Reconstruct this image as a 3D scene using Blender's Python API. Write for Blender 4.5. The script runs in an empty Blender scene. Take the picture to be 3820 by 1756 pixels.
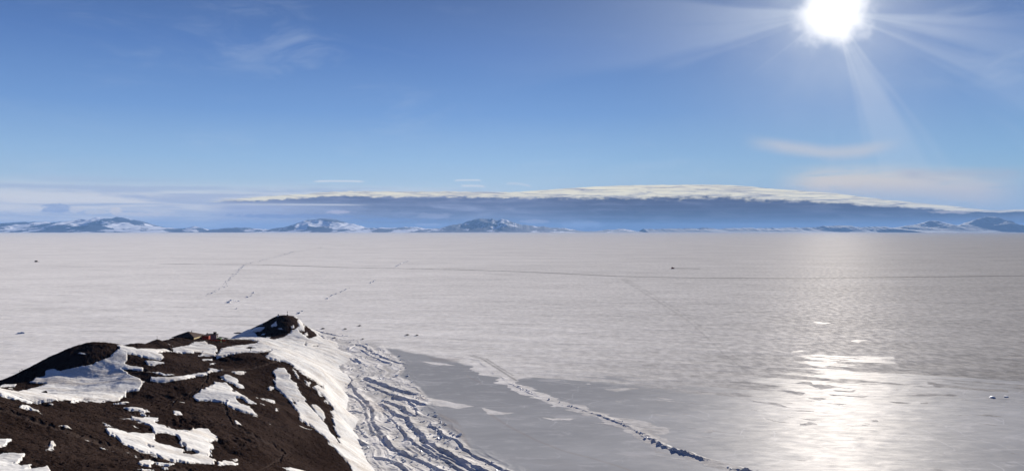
import bpy, bmesh, math, random
import numpy as np
from mathutils import Vector, Matrix
random.seed(7)
rng = np.random.default_rng(7)
sc = bpy.context.scene
C = sc.collection
PI = math.pi
R = math.radians

# ------------------------------------------------------------------ camera
F = 2998.0; CX = 1910.0; HV = 862.0; H = 85.0      # focal length, axis and horizon in image pixels; camera height above the sea ice
cam_d = bpy.data.cameras.new('camera'); cam = bpy.data.objects.new('camera', cam_d); C.objects.link(cam)
cam.location = (0, 0, H); cam.rotation_euler = (R(90), 0, 0)
cam_d.sensor_width = 36; cam_d.lens = 36 * F / 3820; cam_d.shift_y = -(878 - HV) / 3820
cam_d.clip_start = 1.0; cam_d.clip_end = 400000
sc.camera = cam

# ------------------------------------------------------------------ light
SUN_AZ = math.atan((3112 - CX) / F)                 # to the right of +Y
SUN_EL = R(14.2)
EXPO = 0.9
GAIN = 2 ** EXPO
SKY_STRENGTH = 0.1
sc.view_settings.view_transform = 'Standard'; sc.view_settings.look = 'None'
sc.view_settings.exposure = EXPO; sc.view_settings.gamma = 1
sun_dir = Vector((math.sin(SUN_AZ) * math.cos(SUN_EL), math.cos(SUN_AZ) * math.cos(SUN_EL), math.sin(SUN_EL)))
sd = bpy.data.lights.new('sun', 'SUN'); sd.energy = 4.7; sd.angle = R(0.53); sd.color = (1, 0.93, 0.84)
so = bpy.data.objects.new('sun', sd); C.objects.link(so)
so.rotation_euler = sun_dir.to_track_quat('Z', 'Y').to_euler(); so.location = (0, 0, 500)

def lin(r, g, b):
    f = lambda c: (c / 255 / 12.92) if c / 255 <= 0.04045 else ((c / 255 + 0.055) / 1.055) ** 2.4
    return (f(r), f(g), f(b), 1)

class NT:
    """small helper to write shader trees"""
    def __init__(s, tree): s.t = tree; s.n = tree.nodes; s.l = tree.links
    def _in(s, sock, v):
        if v is None: return
        if isinstance(v, bpy.types.NodeSocket): s.l.new(v, sock)
        else:
            if hasattr(sock, 'default_value'):
                dv = sock.default_value
                if hasattr(dv, '__len__') and not hasattr(v, '__len__'): v = [v] * len(dv)
                if hasattr(dv, '__len__') and len(dv) == 3 and len(v) == 4: v = v[:3]
                sock.default_value = v
    def m(s, op, a, b=None, c=None, clamp=False):
        n = s.n.new('ShaderNodeMath'); n.operation = op; n.use_clamp = clamp
        s._in(n.inputs[0], a); s._in(n.inputs[1], b); s._in(n.inputs[2], c); return n.outputs[0]
    def ss(s, x, a, b, o0=0.0, o1=1.0):
        n = s.n.new('ShaderNodeMapRange'); n.interpolation_type = 'SMOOTHSTEP'
        s._in(n.inputs['Value'], x); s._in(n.inputs['From Min'], a); s._in(n.inputs['From Max'], b)
        s._in(n.inputs['To Min'], o0); s._in(n.inputs['To Max'], o1); return n.outputs[0]
    def mr(s, x, a, b, o0=0.0, o1=1.0):
        n = s.n.new('ShaderNodeMapRange')
        s._in(n.inputs['Value'], x); s._in(n.inputs['From Min'], a); s._in(n.inputs['From Max'], b)
        s._in(n.inputs['To Min'], o0); s._in(n.inputs['To Max'], o1); return n.outputs[0]
    def mix(s, f, a, b, mode='MIX'):
        n = s.n.new('ShaderNodeMix'); n.data_type = 'RGBA'; n.blend_type = mode
        s._in(n.inputs[0], f); s._in(n.inputs[6], a); s._in(n.inputs[7], b); return n.outputs[2]
    def noise(s, vec, scale, detail=4, rough=0.55, dist=0.0, out=0):
        n = s.n.new('ShaderNodeTexNoise'); s._in(n.inputs['Vector'], vec)
        n.inputs['Scale'].default_value = scale; n.inputs['Detail'].default_value = detail
        n.inputs['Roughness'].default_value = rough; n.inputs['Distortion'].default_value = dist
        return n.outputs[out]
    def xyz(s, x, y, z):
        n = s.n.new('ShaderNodeCombineXYZ'); s._in(n.inputs[0], x); s._in(n.inputs[1], y); s._in(n.inputs[2], z); return n.outputs[0]
    def sep(s, v):
        n = s.n.new('ShaderNodeSeparateXYZ'); s._in(n.inputs[0], v); return n.outputs
    def curve(s, x, pts, x0, x1, y0, y1):
        """piecewise linear y(x) through a float curve"""
        n = s.n.new('ShaderNodeFloatCurve'); cv = n.mapping.curves[0]
        P = [((px - x0) / (x1 - x0), (py - y0) / (y1 - y0)) for px, py in pts]
        cv.points[0].location = P[0]; cv.points[1].location = P[-1]
        for p in P[1:-1]: cv.points.new(*p)
        for p in cv.points: p.handle_type = 'AUTO_CLAMPED'
        n.mapping.update()
        s._in(n.inputs['Value'], s.mr(x, x0, x1)); return s.mr(n.outputs[0], 0, 1, y0, y1)

def azel(u, v):
    a = math.atan((u - CX) / F); return math.degrees(a), math.degrees(math.atan((HV - v) / F * math.cos(a)))

# ------------------------------------------------------------------ world: clear sky, a distant cloud bank and cirrus by direction
w = bpy.data.worlds.new('World'); sc.world = w; w.use_nodes = True
T = NT(w.node_tree); T.n.clear()
out = T.n.new('ShaderNodeOutputWorld'); bg = T.n.new('ShaderNodeBackground'); T.l.new(bg.outputs[0], out.inputs[0])
sky = T.n.new('ShaderNodeTexSky'); sky.sky_type = 'NISHITA'; sky.sun_disc = False
sky.sun_elevation = SUN_EL; sky.sun_rotation = SUN_AZ; sky.altitude = 100
sky.air_density = 1.0; sky.dust_density = 0.1; sky.ozone_density = 3.0
tc = T.n.new('ShaderNodeTexCoord'); D3 = tc.outputs['Generated']
dx, dy, dz = T.sep(D3)[:3]
az = T.m('MULTIPLY', T.m('ARCTAN2', dx, dy), 180 / PI)
el = T.m('MULTIPLY', T.m('ARCSINE', dz), 180 / PI)
def W(r, g, b, k=1.0):      # a display colour as radiance of the sky before the background strength
    c = lin(r, g, b); return tuple(x * k / GAIN / SKY_STRENGTH for x in c[:3]) + (1,)
base = T.mix(1.0, sky.outputs[0], (0.80, 0.92, 1.12, 1), 'MULTIPLY')
# tone the nishita glow into the deep polar blue
elc = T.m('MAXIMUM', el, 0)
grad = T.n.new('ShaderNodeValToRGB'); T._in(grad.inputs[0], T.mr(elc, 0, 40))
gr = grad.color_ramp; gr.elements[0].position = 0; gr.elements[1].position = 1
for e, p, c in ((gr.elements[0], 0, (180, 200, 226)), (gr.elements[1], 1, (40, 58, 112))):
    e.color = lin(*c)
for p, c in ((0.075, (168, 192, 216)), (0.125, (144, 178, 215)), (0.205, (110, 148, 202)), (0.31, (82, 117, 178)), (0.40, (66, 93, 148))):
    e = gr.elements.new(p); e.color = lin(*c)
gradw = T.mix(1.0, grad.outputs[0], [1 / GAIN / SKY_STRENGTH] * 3 + [1], 'MULTIPLY')
side = T.ss(az, -4, 22)                              # towards the sun the exposure-held sky goes a deeper, cleaner blue
gradw = T.mix(side, gradw, T.mix(1.0, gradw, (0.58, 0.74, 0.82, 1), 'MULTIPLY'))
col = T.mix(0.92, base, gradw)
# thin high cirrus
cv = T.xyz(T.m('MULTIPLY', az, 0.045), T.m('MULTIPLY', el, 0.22), 0.3)
ci = T.noise(cv, 1.0, 6, 0.6, 0.8)
ci2 = T.noise(T.xyz(T.m('MULTIPLY', az, 0.16), T.m('MULTIPLY', el, 0.5), 4.0), 1.0, 7, 0.65, 1.2)
cir = T.m('MULTIPLY', T.ss(ci, 0.47, 0.72), T.ss(ci2, 0.35, 0.7))
col = T.mix(T.m('MULTIPLY', cir, 0.24), col, W(190, 205, 225))
# sun disc and aureole (direction only)
sv = T.n.new('ShaderNodeVectorMath'); sv.operation = 'DOT_PRODUCT'
nrm = T.n.new('ShaderNodeVectorMath'); nrm.operation = 'NORMALIZE'; T._in(nrm.inputs[0], D3)
T._in(sv.inputs[0], nrm.outputs[0]); sv.inputs[1].default_value = sun_dir
ang = T.m('MULTIPLY', T.m('ARCCOSINE', T.m('MINIMUM', sv.outputs['Value'], 1.0)), 180 / PI)
edge = T.noise(T.xyz(T.m('MULTIPLY', az, 0.55), T.m('MULTIPLY', el, 0.55), 0), 1.0, 3, 0.5)
angn = T.m('ADD', ang, T.m('MULTIPLY', T.m('SUBTRACT', edge, 0.5), 2.4))
glow1 = T.m('POWER', 2.718, T.m('MULTIPLY', angn, -0.36))
# painted glare: pale rays fanning out from the sun, put into the sky colour
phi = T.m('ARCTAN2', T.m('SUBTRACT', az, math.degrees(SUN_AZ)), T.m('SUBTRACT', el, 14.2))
rayn = T.noise(T.xyz(T.m('MULTIPLY', T.m('SINE', phi), 2.6), T.m('MULTIPLY', T.m('COSINE', phi), 2.6), T.m('MULTIPLY', ang, 0.03)), 1.0, 3, 0.5)
raym = T.m('MULTIPLY', T.ss(rayn, 0.50, 0.64), T.m('POWER', 2.718, T.m('MULTIPLY', ang, -0.13)))
col = T.mix(T.m('MULTIPLY', raym, 0.72, clamp=True), col, W(205, 215, 232))
col = T.mix(T.m('MULTIPLY', glow1, 0.95, clamp=True), col, W(225, 230, 240))
col = T.mix(T.m('MULTIPLY', T.m('POWER', 2.718, T.m('MULTIPLY', ang, -0.17)), 0.42, clamp=True), col, W(190, 205, 228))
col = T.mix(T.ss(angn, 2.9, 0.9), col, W(252, 252, 255, 1.25))
# white arc of cirrus under the sun and cream cirrus right of the bank
def band(az_c, az_w, pts, half, colr, amt, nz=0.5, seed=0.0):
    global col
    y = T.curve(az, [azel(*p) for p in pts], azel(*pts[0])[0], azel(*pts[-1])[0], -2, 22) if len(pts) > 2 else None
    d = T.m('ABSOLUTE', T.m('SUBTRACT', el, y))
    n = T.noise(T.xyz(T.m('MULTIPLY', az, 0.25), T.m('MULTIPLY', el, 1.4), seed), 1.0, 6, 0.6, 0.5)
    a = T.m('MULTIPLY', T.ss(d, half, 0), T.ss(n, nz - 0.2, nz + 0.2))
    a0, a1 = azel(*pts[0])[0], azel(*pts[-1])[0]
    a = T.m('MULTIPLY', a, T.m('MULTIPLY', T.ss(az, a0, a0 + az_w), T.ss(az, a1, a1 - az_w)))
    col = T.mix(T.m('MULTIPLY', a, amt, clamp=True), col, colr)
band(0, 3, [(2750, 525), (2900, 545), (3000, 558), (3100, 570), (3200, 565), (3300, 545), (3400, 525)], 0.75, W(190, 198, 212), 0.9, 0.36, 1.0)
band(0, 4, [(2850, 700), (3100, 690), (3300, 690), (3500, 700), (3700, 715), (3900, 720)], 1.7, W(226, 214, 202), 0.95, 0.32, 5.0)
band(0, 2, [(3300, 640), (3500, 655), (3650, 650), (3900, 640)], 0.6, W(172, 178, 196), 0.6, 0.45, 8.0)
band(0, .6, [(1160, 678), (1200, 676), (1300, 676), (1370, 678)], 0.12, W(214, 222, 232), 0.9, 0.3, 2.0)
band(0, .3, [(1690, 674), (1720, 672), (1780, 672), (1800, 674)], 0.10, W(214, 222, 232), 0.8, 0.3, 2.5)
band(0, .3, [(1715, 693), (1750, 693), (1790, 694), (1815, 697)], 0.13, W(214, 222, 232), 0.8, 0.3, 3.5)
band(0, .4, [(1880, 685), (1900, 684), (1970, 692), (1990, 700)], 0.14, W(205, 214, 228), 0.6, 0.4, 4.5)
# pale veil over the horizon on the left
vn = T.noise(T.xyz(T.m('MULTIPLY', az, 0.10), T.m('MULTIPLY', el, 1.7), 2.0), 1.0, 6, 0.62, 0.4)
veil = T.m('MULTIPLY', T.ss(T.m('ADD', el, T.m('MULTIPLY', T.m('SUBTRACT', vn, 0.5), 1.6)), 3.7, 2.0), T.ss(az, 4, -8))
veilc = T.mix(T.ss(vn, 0.38, 0.60), W(178, 188, 212), W(222, 221, 224))
col = T.mix(T.m('MULTIPLY', veil, 0.93), col, veilc)
veil2 = T.m('MULTIPLY', T.ss(el, 4.0, 2.2), T.ss(az, -2, 10))
col = T.mix(T.m('MULTIPLY', veil2, 0.5), col, W(150, 175, 210))
# cloud bank
TOP = [(600, 772), (780, 748), (860, 742), (950, 735), (1050, 728), (1200, 718), (1300, 713), (1500, 714), (1700, 714), (1900, 716), (2000, 710),
       (2150, 700), (2300, 692), (2450, 690), (2650, 688), (2780, 694), (2900, 705), (3020, 713), (3140, 724), (3250, 738),
       (3400, 754), (3550, 768), (3650, 779), (3720, 783), (3820, 780), (4000, 778)]
THK = [(600, 2), (780, 6), (1000, 16), (1200, 17), (1500, 22), (1700, 22), (1900, 24), (2050, 34), (2200, 44), (2400, 50), (2600, 50), (2800, 48), (2950, 40),
       (3100, 36), (3200, 30), (3400, 20), (3550, 16), (3700, 9), (3820, 9), (4000, 9)]
a0, a1 = azel(600, 800)[0], azel(4000, 800)[0]
azc = T.m('MINIMUM', T.m('MAXIMUM', az, a0), a1)
top = T.curve(azc, [azel(*p) for p in TOP], a0, a1, 0, 4)
thk = T.curve(azc, [(azel(u, 0)[0], t / F * 57.3) for u, t in THK], a0, a1, 0, 4)
bn = T.noise(T.xyz(T.m('MULTIPLY', az, 1.0), T.m('MULTIPLY', el, 2.5), 0), 1.3, 6, 0.6)
bn2 = T.noise(T.xyz(T.m('MULTIPLY', az, 0.35), T.m('MULTIPLY', el, 2.2), 7), 1.0, 6, 0.6, 0.6)
puffy = T.ss(az, 1, -6, 0.10, 0.30)
topn = T.m('ADD', top, T.m('MULTIPLY', T.m('SUBTRACT', bn, 0.52), puffy))
depth = T.m('SUBTRACT', topn, el)
inb = T.m('MULTIPLY', T.ss(depth, -0.03, 0.045), T.ss(az, azel(740, 0)[0], azel(900, 0)[0]))
# body colour by height and azimuth
bodyL = T.mix(T.ss(el, 0.3, 2.4), W(112, 122, 148), W(98, 110, 142))
bodyR = T.mix(T.ss(el, 0.2, 2.6), W(44, 52, 68), W(72, 80, 108))
body = T.mix(T.ss(az, -2, 9), bodyL, bodyR)
body = T.mix(T.m('MULTIPLY', T.ss(bn2, 0.45, 0.75), T.ss(az, 6, -4, 0.25, 0.55)), body, W(168, 176, 206))
lowfade = T.m('MULTIPLY', T.ss(el, 1.9, 2.3), T.ss(az, azel(1250, 0)[0], azel(900, 0)[0]))
body = T.mix(T.m('MULTIPLY', T.ss(az, azel(1500, 0)[0], azel(900, 0)[0]), T.ss(el, 2.2, 1.7)), body, W(172, 182, 210))
rimn = T.m('ADD', depth, T.m('MULTIPLY', T.m('SUBTRACT', bn, 0.5), T.m('MULTIPLY', thk, 0.9)))
rim = T.ss(rimn, T.m('MULTIPLY', thk, 1.12), T.m('MULTIPLY', thk, 0.72))
bn3 = T.noise(T.xyz(T.m('MULTIPLY', az, 0.45), T.m('ADD', T.m('MULTIPLY', el, 7.0), T.m('MULTIPLY', az, 0.16)), 11), 1.0, 6, 0.65, 0.7)
rimc = T.mix(T.ss(bn3, 0.34, 0.60), W(176, 176, 184), W(240, 234, 212))
rim = T.m('MULTIPLY', rim, T.m('SUBTRACT', 1.0, T.m('MULTIPLY', T.ss(bn3, 0.42, 0.28), T.ss(az, -2, 5, 0.2, 0.75))))
strat = T.m('MULTIPLY', T.ss(T.noise(T.xyz(T.m('MULTIPLY', az, 0.12), T.m('MULTIPLY', el, 4.5), 21), 1.0, 5, 0.6, 0.3), 0.45, 0.68), 0.45)
body = T.mix(strat, body, T.mix(T.ss(az, -2, 9), W(146, 154, 184), W(96, 104, 138)))
body = T.mix(rim, body, rimc)
col = T.mix(inb, col, body)
band(0, 3, [(780, 764), (900, 762), (1100, 763), (1300, 764), (1420, 765)], 0.10, W(206, 208, 216), 0.9, 0.35, 12.0)
# small cumulus and slots of light low on the left and centre
def puff(u, v, su, sv_, colr, amt, seed):
    global col
    a, e = azel(u, v)
    px = T.m('DIVIDE', T.m('SUBTRACT', az, a), su / F * 57.3)
    py = T.m('DIVIDE', T.m('SUBTRACT', el, e), sv_ / F * 57.3)
    r = T.m('SQRT', T.m('ADD', T.m('MULTIPLY', px, px), T.m('MULTIPLY', py, py)))
    n = T.noise(T.xyz(T.m('MULTIPLY', az, 1.3), T.m('MULTIPLY', el, 3.2), seed), 1.2, 5, 0.6)
    a_ = T.ss(T.m('ADD', r, T.m('MULTIPLY', T.m('SUBTRACT', n, 0.5), 2.0)), 1.05, 0.55)
    col = T.mix(T.m('MULTIPLY', a_, amt), col, colr)
puff(110, 778, 40, 12, W(212, 214, 222), 0.8, 1)
puff(215, 778, 50, 16, W(150, 168, 206), 0.8, 2)
puff(280, 782, 20, 11, W(212, 212, 220), 0.8, 3)
puff(360, 792, 45, 8, W(212, 212, 218), 0.8, 4)
puff(432, 787, 26, 14, W(220, 216, 218), 0.95, 5)
puff(530, 800, 110, 8, W(216, 214, 220), 0.8, 6)
puff(1270, 790, 60, 7, W(196, 192, 210), 0.8, 7)
puff(1620, 805, 80, 12, W(170, 172, 196), 0.5, 8)
puff(1600, 838, 60, 6, W(196, 192, 208), 0.7, 9)
puff(2170, 838, 80, 16, W(150, 158, 184), 0.75, 10)
puff(1990, 826, 60, 10, W(172, 172, 192), 0.7, 11)
puff(1100, 806, 300, 9, W(116, 138, 188), 0.6, 12)
puff(1450, 820, 160, 9, W(112, 136, 186), 0.6, 13)
puff(3560, 790, 70, 7, W(196, 186, 184), 0.7, 14)
below = T.ss(el, -0.3, -1.5)
col = T.mix(below, col, W(150, 150, 160))
T._in(bg.inputs['Color'], col); bg.inputs['Strength'].default_value = SKY_STRENGTH

# ------------------------------------------------------------------ numpy noise
def _h(ix, iy, s):
    h = (ix.astype(np.int64) * 374761393 + iy.astype(np.int64) * 668265263 + s * 974634777) & 0xffffffff
    h = ((h ^ (h >> 13)) * 1274126177) & 0xffffffff
    return ((h ^ (h >> 16)) & 0xffff).astype(np.float32) / 32767.5 - 1
def vn1(x, y, s=0):
    x0 = np.floor(x); y0 = np.floor(y); fx = x - x0; fy = y - y0
    fx = fx * fx * (3 - 2 * fx); fy = fy * fy * (3 - 2 * fy)
    a = _h(x0, y0, s); b = _h(x0 + 1, y0, s); c = _h(x0, y0 + 1, s); d = _h(x0 + 1, y0 + 1, s)
    return (a * (1 - fx) + b * fx) * (1 - fy) + (c * (1 - fx) + d * fx) * fy
def fbm(x, y, s=0, o=4, g=0.5, ridged=False):
    t = 0; a = 1; n = 0
    for i in range(o):
        c, sn = math.cos(i * 1.1), math.sin(i * 1.1)
        v = vn1((x * c - y * sn) * 2 ** i + i * 17.3, (x * sn + y * c) * 2 ** i - i * 9.1, s + i)
        if ridged: v = 1 - 2 * np.abs(v)
        t = t + a * v; n += a; a *= g
    return t / n
def sstep(x, a, b):
    t = np.clip((x - a) / (b - a), 0, 1); return t * t * (3 - 2 * t)

# ------------------------------------------------------------------ helpers that place image pixels in the scene
def at(u, v, D): return ((u - CX) / F * D, D, H - (v - HV) / F * D)
def on_ice(u, v):
    D = H * F / (v - HV); return ((u - CX) / F * D, D)
def pip(x, y, poly):
    ins = np.zeros(x.shape, bool); n = len(poly)
    for i in range(n):
        x1, y1 = poly[i]; x2, y2 = poly[(i + 1) % n]
        if y1 == y2: continue
        ins ^= ((y1 > y) != (y2 > y)) & (x < (x2 - x1) * (y - y1) / (y2 - y1) + x1)
    return ins
def segdist(x, y, pl):
    """distance to a polyline, and the running length at the nearest point, and the signed side"""
    best = np.full(x.shape, 1e9); run = np.zeros(x.shape); sgn = np.zeros(x.shape); L = 0
    for (x1, y1), (x2, y2) in zip(pl[:-1], pl[1:]):
        ax, ay = x2 - x1, y2 - y1; l2 = ax * ax + ay * ay; l = math.sqrt(l2)
        t = np.clip(((x - x1) * ax + (y - y1) * ay) / l2, 0, 1)
        d = np.hypot(x - x1 - t * ax, y - y1 - t * ay); m = d < best
        best = np.where(m, d, best); run = np.where(m, L + t * l, run)
        sgn = np.where(m, np.sign(ax * (y - y1) - ay * (x - x1)), sgn); L += l
    return best, run, sgn
def grid_mesh(name, X, Y, Z, attrs, mat, keep=None, smooth=True):
    nr, nc = X.shape
    me = bpy.data.meshes.new(name)
    idx = np.arange(nr * nc, dtype=np.int32).reshape(nr, nc)
    q = np.stack([idx[:-1, :-1], idx[:-1, 1:], idx[1:, 1:], idx[1:, :-1]], -1).reshape(-1, 4)
    if keep is not None:
        k = keep.reshape(-1)[q].any(1); q = q[k]
        used = np.zeros(nr * nc, bool); used[q.reshape(-1)] = True
        remap = np.cumsum(used) - 1; q = remap[q].astype(np.int32)
    else: used = np.ones(nr * nc, bool)
    co = np.stack([X.reshape(-1)[used], Y.reshape(-1)[used], Z.reshape(-1)[used]], -1).astype(np.float32)
    me.vertices.add(len(co)); me.vertices.foreach_set('co', co.reshape(-1))
    me.loops.add(q.size); me.loops.foreach_set('vertex_index', q.reshape(-1))
    me.polygons.add(len(q)); me.polygons.foreach_set('loop_start', np.arange(0, q.size, 4, dtype=np.int32))
    if smooth: me.polygons.foreach_set('use_smooth', np.ones(len(q), bool))
    me.update(calc_edges=True)
    for an, av in attrs.items():
        a = me.attributes.new(an, 'FLOAT', 'POINT'); a.data.foreach_set('value', av.reshape(-1)[used].astype(np.float32))
    me.materials.append(mat)
    o = bpy.data.objects.new(name, me); C.objects.link(o); return o
def attr(T, name):
    n = T.n.new('ShaderNodeAttribute'); n.attribute_name = name; return n.outputs['Fac']
def new_mat(name):
    m = bpy.data.materials.new(name); m.use_nodes = True; t = NT(m.node_tree)
    return m, t, t.n['Principled BSDF']
def bump(t, h, dist, strength=1.0, normal=None):
    b = t.n.new('ShaderNodeBump'); b.inputs['Distance'].default_value = dist; b.inputs['Strength'].default_value = strength
    t._in(b.inputs['Height'], h)
    if normal: t.l.new(normal, b.inputs['Normal'])
    return b.outputs[0]
def geopos(t): return t.n.new('ShaderNodeNewGeometry').outputs['Position']

# ------------------------------------------------------------------ snow and rock materials
def scaled(t, vec, sx, sy, sz, rot=0.0):
    m = t.n.new('ShaderNodeMapping'); m.vector_type = 'POINT'
    t._in(m.inputs['Vector'], vec); m.inputs['Rotation'].default_value = (0, 0, rot); m.inputs['Scale'].default_value = (sx, sy, sz)
    return m.outputs[0]

# sea ice: wind packed snow over bare glossy ice
M_ICE, t, bs = new_mat('sea_ice')
P = geopos(t)
WR = R(24)
Pw = scaled(t, P, 0.5, 1.0, 1.0, WR)       # stretched along the wind
bare = attr(t, 'bare'); alb = attr(t, 'albedo'); brown = attr(t, 'stain')
n1 = t.noise(Pw, 0.22, 6, 0.65, 0.4); n2 = t.noise(Pw, 0.035, 5, 0.6, 0.3); n3 = t.noise(Pw, 0.006, 5, 0.6, 0.2)
n4 = t.noise(P, 1.1, 4, 0.6)
bmix = t.m('ADD', bare, t.m('MULTIPLY', t.m('SUBTRACT', n1, 0.5), 0.5))
bmix = t.ss(t.m('ADD', bmix, t.m('MULTIPLY', t.m('SUBTRACT', n4, 0.5), 0.25)), 0.30, 0.66)
lum = t.m('ADD', t.m('MULTIPLY', t.m('SUBTRACT', n1, 0.5), 0.40), t.m('ADD', t.m('MULTIPLY', t.m('SUBTRACT', n2, 0.5), 0.42), t.m('MULTIPLY', t.m('SUBTRACT', n3, 0.5), 0.40)))
n5 = t.noise(scaled(t, P, 0.35, 0.75, 1.0, R(12)), 0.42, 3, 0.6, 0.3); n6 = t.noise(scaled(t, P, 0.2, 1.0, 1.0, R(14)), 0.045, 4, 0.65, 0.3)
marks = t.m('ADD', t.m('MULTIPLY', t.ss(n5, 0.56, 0.72), t.ss(n2, 0.42, 0.62)), t.m('MULTIPLY', t.ss(n6, 0.56, 0.70), 0.7))
pat = t.noise(scaled(t, P, 1.0, 0.6, 1.0, R(10)), 0.16, 5, 0.68)
lum = t.m('ADD', lum, t.m('MULTIPLY', t.m('SUBTRACT', t.ss(pat, 0.40, 0.62), 0.5), t.mr(alb, 0.85, 0.5, 0.13, 0.26)))
lum = t.m('SUBTRACT', lum, t.m('MULTIPLY', marks, 0.26))
val = t.m('MULTIPLY', alb, t.m('ADD', 1.0, lum))
snowc = t.mix(1.0, t.n.new('ShaderNodeRGB').outputs[0], (1, 1, 1, 1), 'MULTIPLY')
cmb = t.n.new('ShaderNodeCombineColor'); t._in(cmb.inputs[0], t.m('MULTIPLY', val, 0.985)); t._in(cmb.inputs[1], t.m('MULTIPLY', val, 0.942)); t._in(cmb.inputs[2], t.m('MULTIPLY', val, 0.87))
iceg = t.mix(t.ss(n2, 0.3, 0.7), (0.365, 0.368, 0.368, 1), (0.465, 0.465, 0.46, 1))
iceg = t.mix(t.ss(n3, 0.38, 0.62), iceg, (0.33, 0.333, 0.335, 1))
vor = t.n.new('ShaderNodeTexVoronoi'); vor.feature = 'DISTANCE_TO_EDGE'; vor.inputs['Scale'].default_value = 0.035
dn = t.n.new('ShaderNodeTexNoise'); dn.inputs['Scale'].default_value = 0.05; t._in(dn.inputs['Vector'], P)
av = t.n.new('ShaderNodeVectorMath'); av.operation = 'MULTIPLY_ADD'; t._in(av.inputs[0], dn.outputs['Color']); av.inputs[1].default_value = (18, 18, 0); t._in(av.inputs[2], P); t._in(vor.inputs['Vector'], av.outputs[0])
crk = t.m('MULTIPLY', t.ss(vor.outputs['Distance'], 0.012, 0.003), t.ss(n2, 0.42, 0.6))
iceg = t.mix(t.m('MULTIPLY', crk, 0.5), iceg, (0.60, 0.60, 0.60, 1))
frost = t.m('MULTIPLY', t.ss(t.noise(Pw, 0.10, 7, 0.72, 0.5), 0.52, 0.66), 0.55)
iceg = t.mix(frost, iceg, (0.55, 0.54, 0.53, 1))
iceg = t.mix(t.m('MULTIPLY', t.ss(n1, 0.5, 0.75), 0.25), iceg, (0.52, 0.51, 0.495, 1))
c = t.mix(bmix, cmb.outputs[0], iceg)
c = t.mix(t.m('MULTIPLY', brown, 0.55), c, (0.30, 0.24, 0.20, 1))
t._in(bs.inputs['Base Color'], c)
t._in(bs.inputs['Roughness'], t.mr(bmix, 0, 1, 0.75, 0.40)); t._in(bs.inputs['Specular IOR Level'], t.mr(bmix, 0, 1, 0.04, 0.09))
bs.inputs['IOR'].default_value = 1.31
hs = t.m('ADD', t.m('MULTIPLY', n1, 0.55), t.m('ADD', t.m('MULTIPLY', n2, 1.6), t.m('MULTIPLY', n4, 0.10)))
bm_ = t.n.new('ShaderNodeBump'); t._in(bm_.inputs['Height'], hs); bm_.inputs['Distance'].default_value = 0.55
t._in(bm_.inputs['Strength'], t.mr(bmix, 0, 1, 0.85, 0.14)); t.l.new(bm_.outputs[0], bs.inputs['Normal'])
dif = t.n.new('ShaderNodeBsdfDiffuse'); t._in(dif.inputs['Color'], c); dif.inputs['Roughness'].default_value = 0.0; t.l.new(bm_.outputs[0], dif.inputs['Normal'])
glo = t.n.new('ShaderNodeBsdfGlossy'); glo.inputs['Roughness'].default_value = 0.46; glo.inputs['Color'].default_value = (1, 0.97, 0.93, 1); t.l.new(bm_.outputs[0], glo.inputs['Normal'])
mx1 = t.n.new('ShaderNodeMixShader'); t._in(mx1.inputs[0], t.mr(pat, 0.4, 0.65, 0.001, 0.006)); t.l.new(dif.outputs[0], mx1.inputs[1]); t.l.new(glo.outputs[0], mx1.inputs[2])
glo2 = t.n.new('ShaderNodeBsdfGlossy'); glo2.inputs['Roughness'].default_value = 0.48; glo2.inputs['Color'].default_value = (1, 0.98, 0.96, 1); t.l.new(bm_.outputs[0], glo2.inputs['Normal'])
mx3 = t.n.new('ShaderNodeMixShader'); t._in(mx3.inputs[0], t.mr(n1, 0.3, 0.7, 0.010, 0.024)); t.l.new(dif.outputs[0], mx3.inputs[1]); t.l.new(glo2.outputs[0], mx3.inputs[2])
mx2 = t.n.new('ShaderNodeMixShader'); t._in(mx2.inputs[0], bmix); t.l.new(mx1.outputs[0], mx2.inputs[1]); t.l.new(mx3.outputs[0], mx2.inputs[2]); t.n.remove(bs)
t.l.new(mx2.outputs[0], t.n['Material Output'].inputs['Surface'])

# headland: scoria and drifted snow
M_LAND, t, bs = new_mat('volcanic_ground')
P = geopos(t)
sn = attr(t, 'snow'); road = attr(t, 'road')
e0 = t.noise(scaled(t, P, 0.45, 1.0, 1.0, R(-60)), 0.42, 7, 0.7, 0.5); e1 = t.noise(P, 0.35, 7, 0.7); e2 = t.noise(P, 1.6, 6, 0.7); e3 = t.noise(P, 0.06, 5, 0.6); e4 = t.noise(P, 5.0, 3, 0.6)
sm = t.ss(t.m('ADD', sn, t.m('MULTIPLY', t.m('SUBTRACT', e0, 0.5), 1.3)), 0.42, 0.58)
rock = t.mix(t.ss(e3, 0.35, 0.65), (0.018, 0.0115, 0.0098, 1), (0.036, 0.0245, 0.0205, 1))
rock = t.mix(t.ss(e2, 0.50, 0.75), rock, (0.052, 0.036, 0.029, 1))
rock = t.mix(t.m('MULTIPLY', t.ss(e4, 0.55, 0.7), 0.6), rock, (0.06, 0.046, 0.04, 1))
rock = t.mix(t.m('MULTIPLY', t.ss(e1, 0.45, 0.25), 0.6), rock, (0.010, 0.0065, 0.006, 1))
rock = t.mix(t.m('MULTIPLY', road, 0.8), rock, (0.052, 0.038, 0.032, 1))
ws = scaled(t, P, 0.22, 1.0, 1.0, R(-60))
s1 = t.noise(ws, 0.9, 6, 0.65, 0.6); s2 = t.noise(ws, 0.16, 5, 0.6, 0.5)
snc = t.mix(t.ss(s1, 0.35, 0.7), (0.64, 0.63, 0.60, 1), (0.75, 0.74, 0.71, 1))
dirt = t.m('MULTIPLY', t.ss(t.m('ADD', t.m('MULTIPLY', s2, 0.6), t.m('MULTIPLY', e2, 0.4)), 0.44, 0.64), 0.70)
snc = t.mix(dirt, snc, (0.48, 0.42, 0.35, 1))
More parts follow.
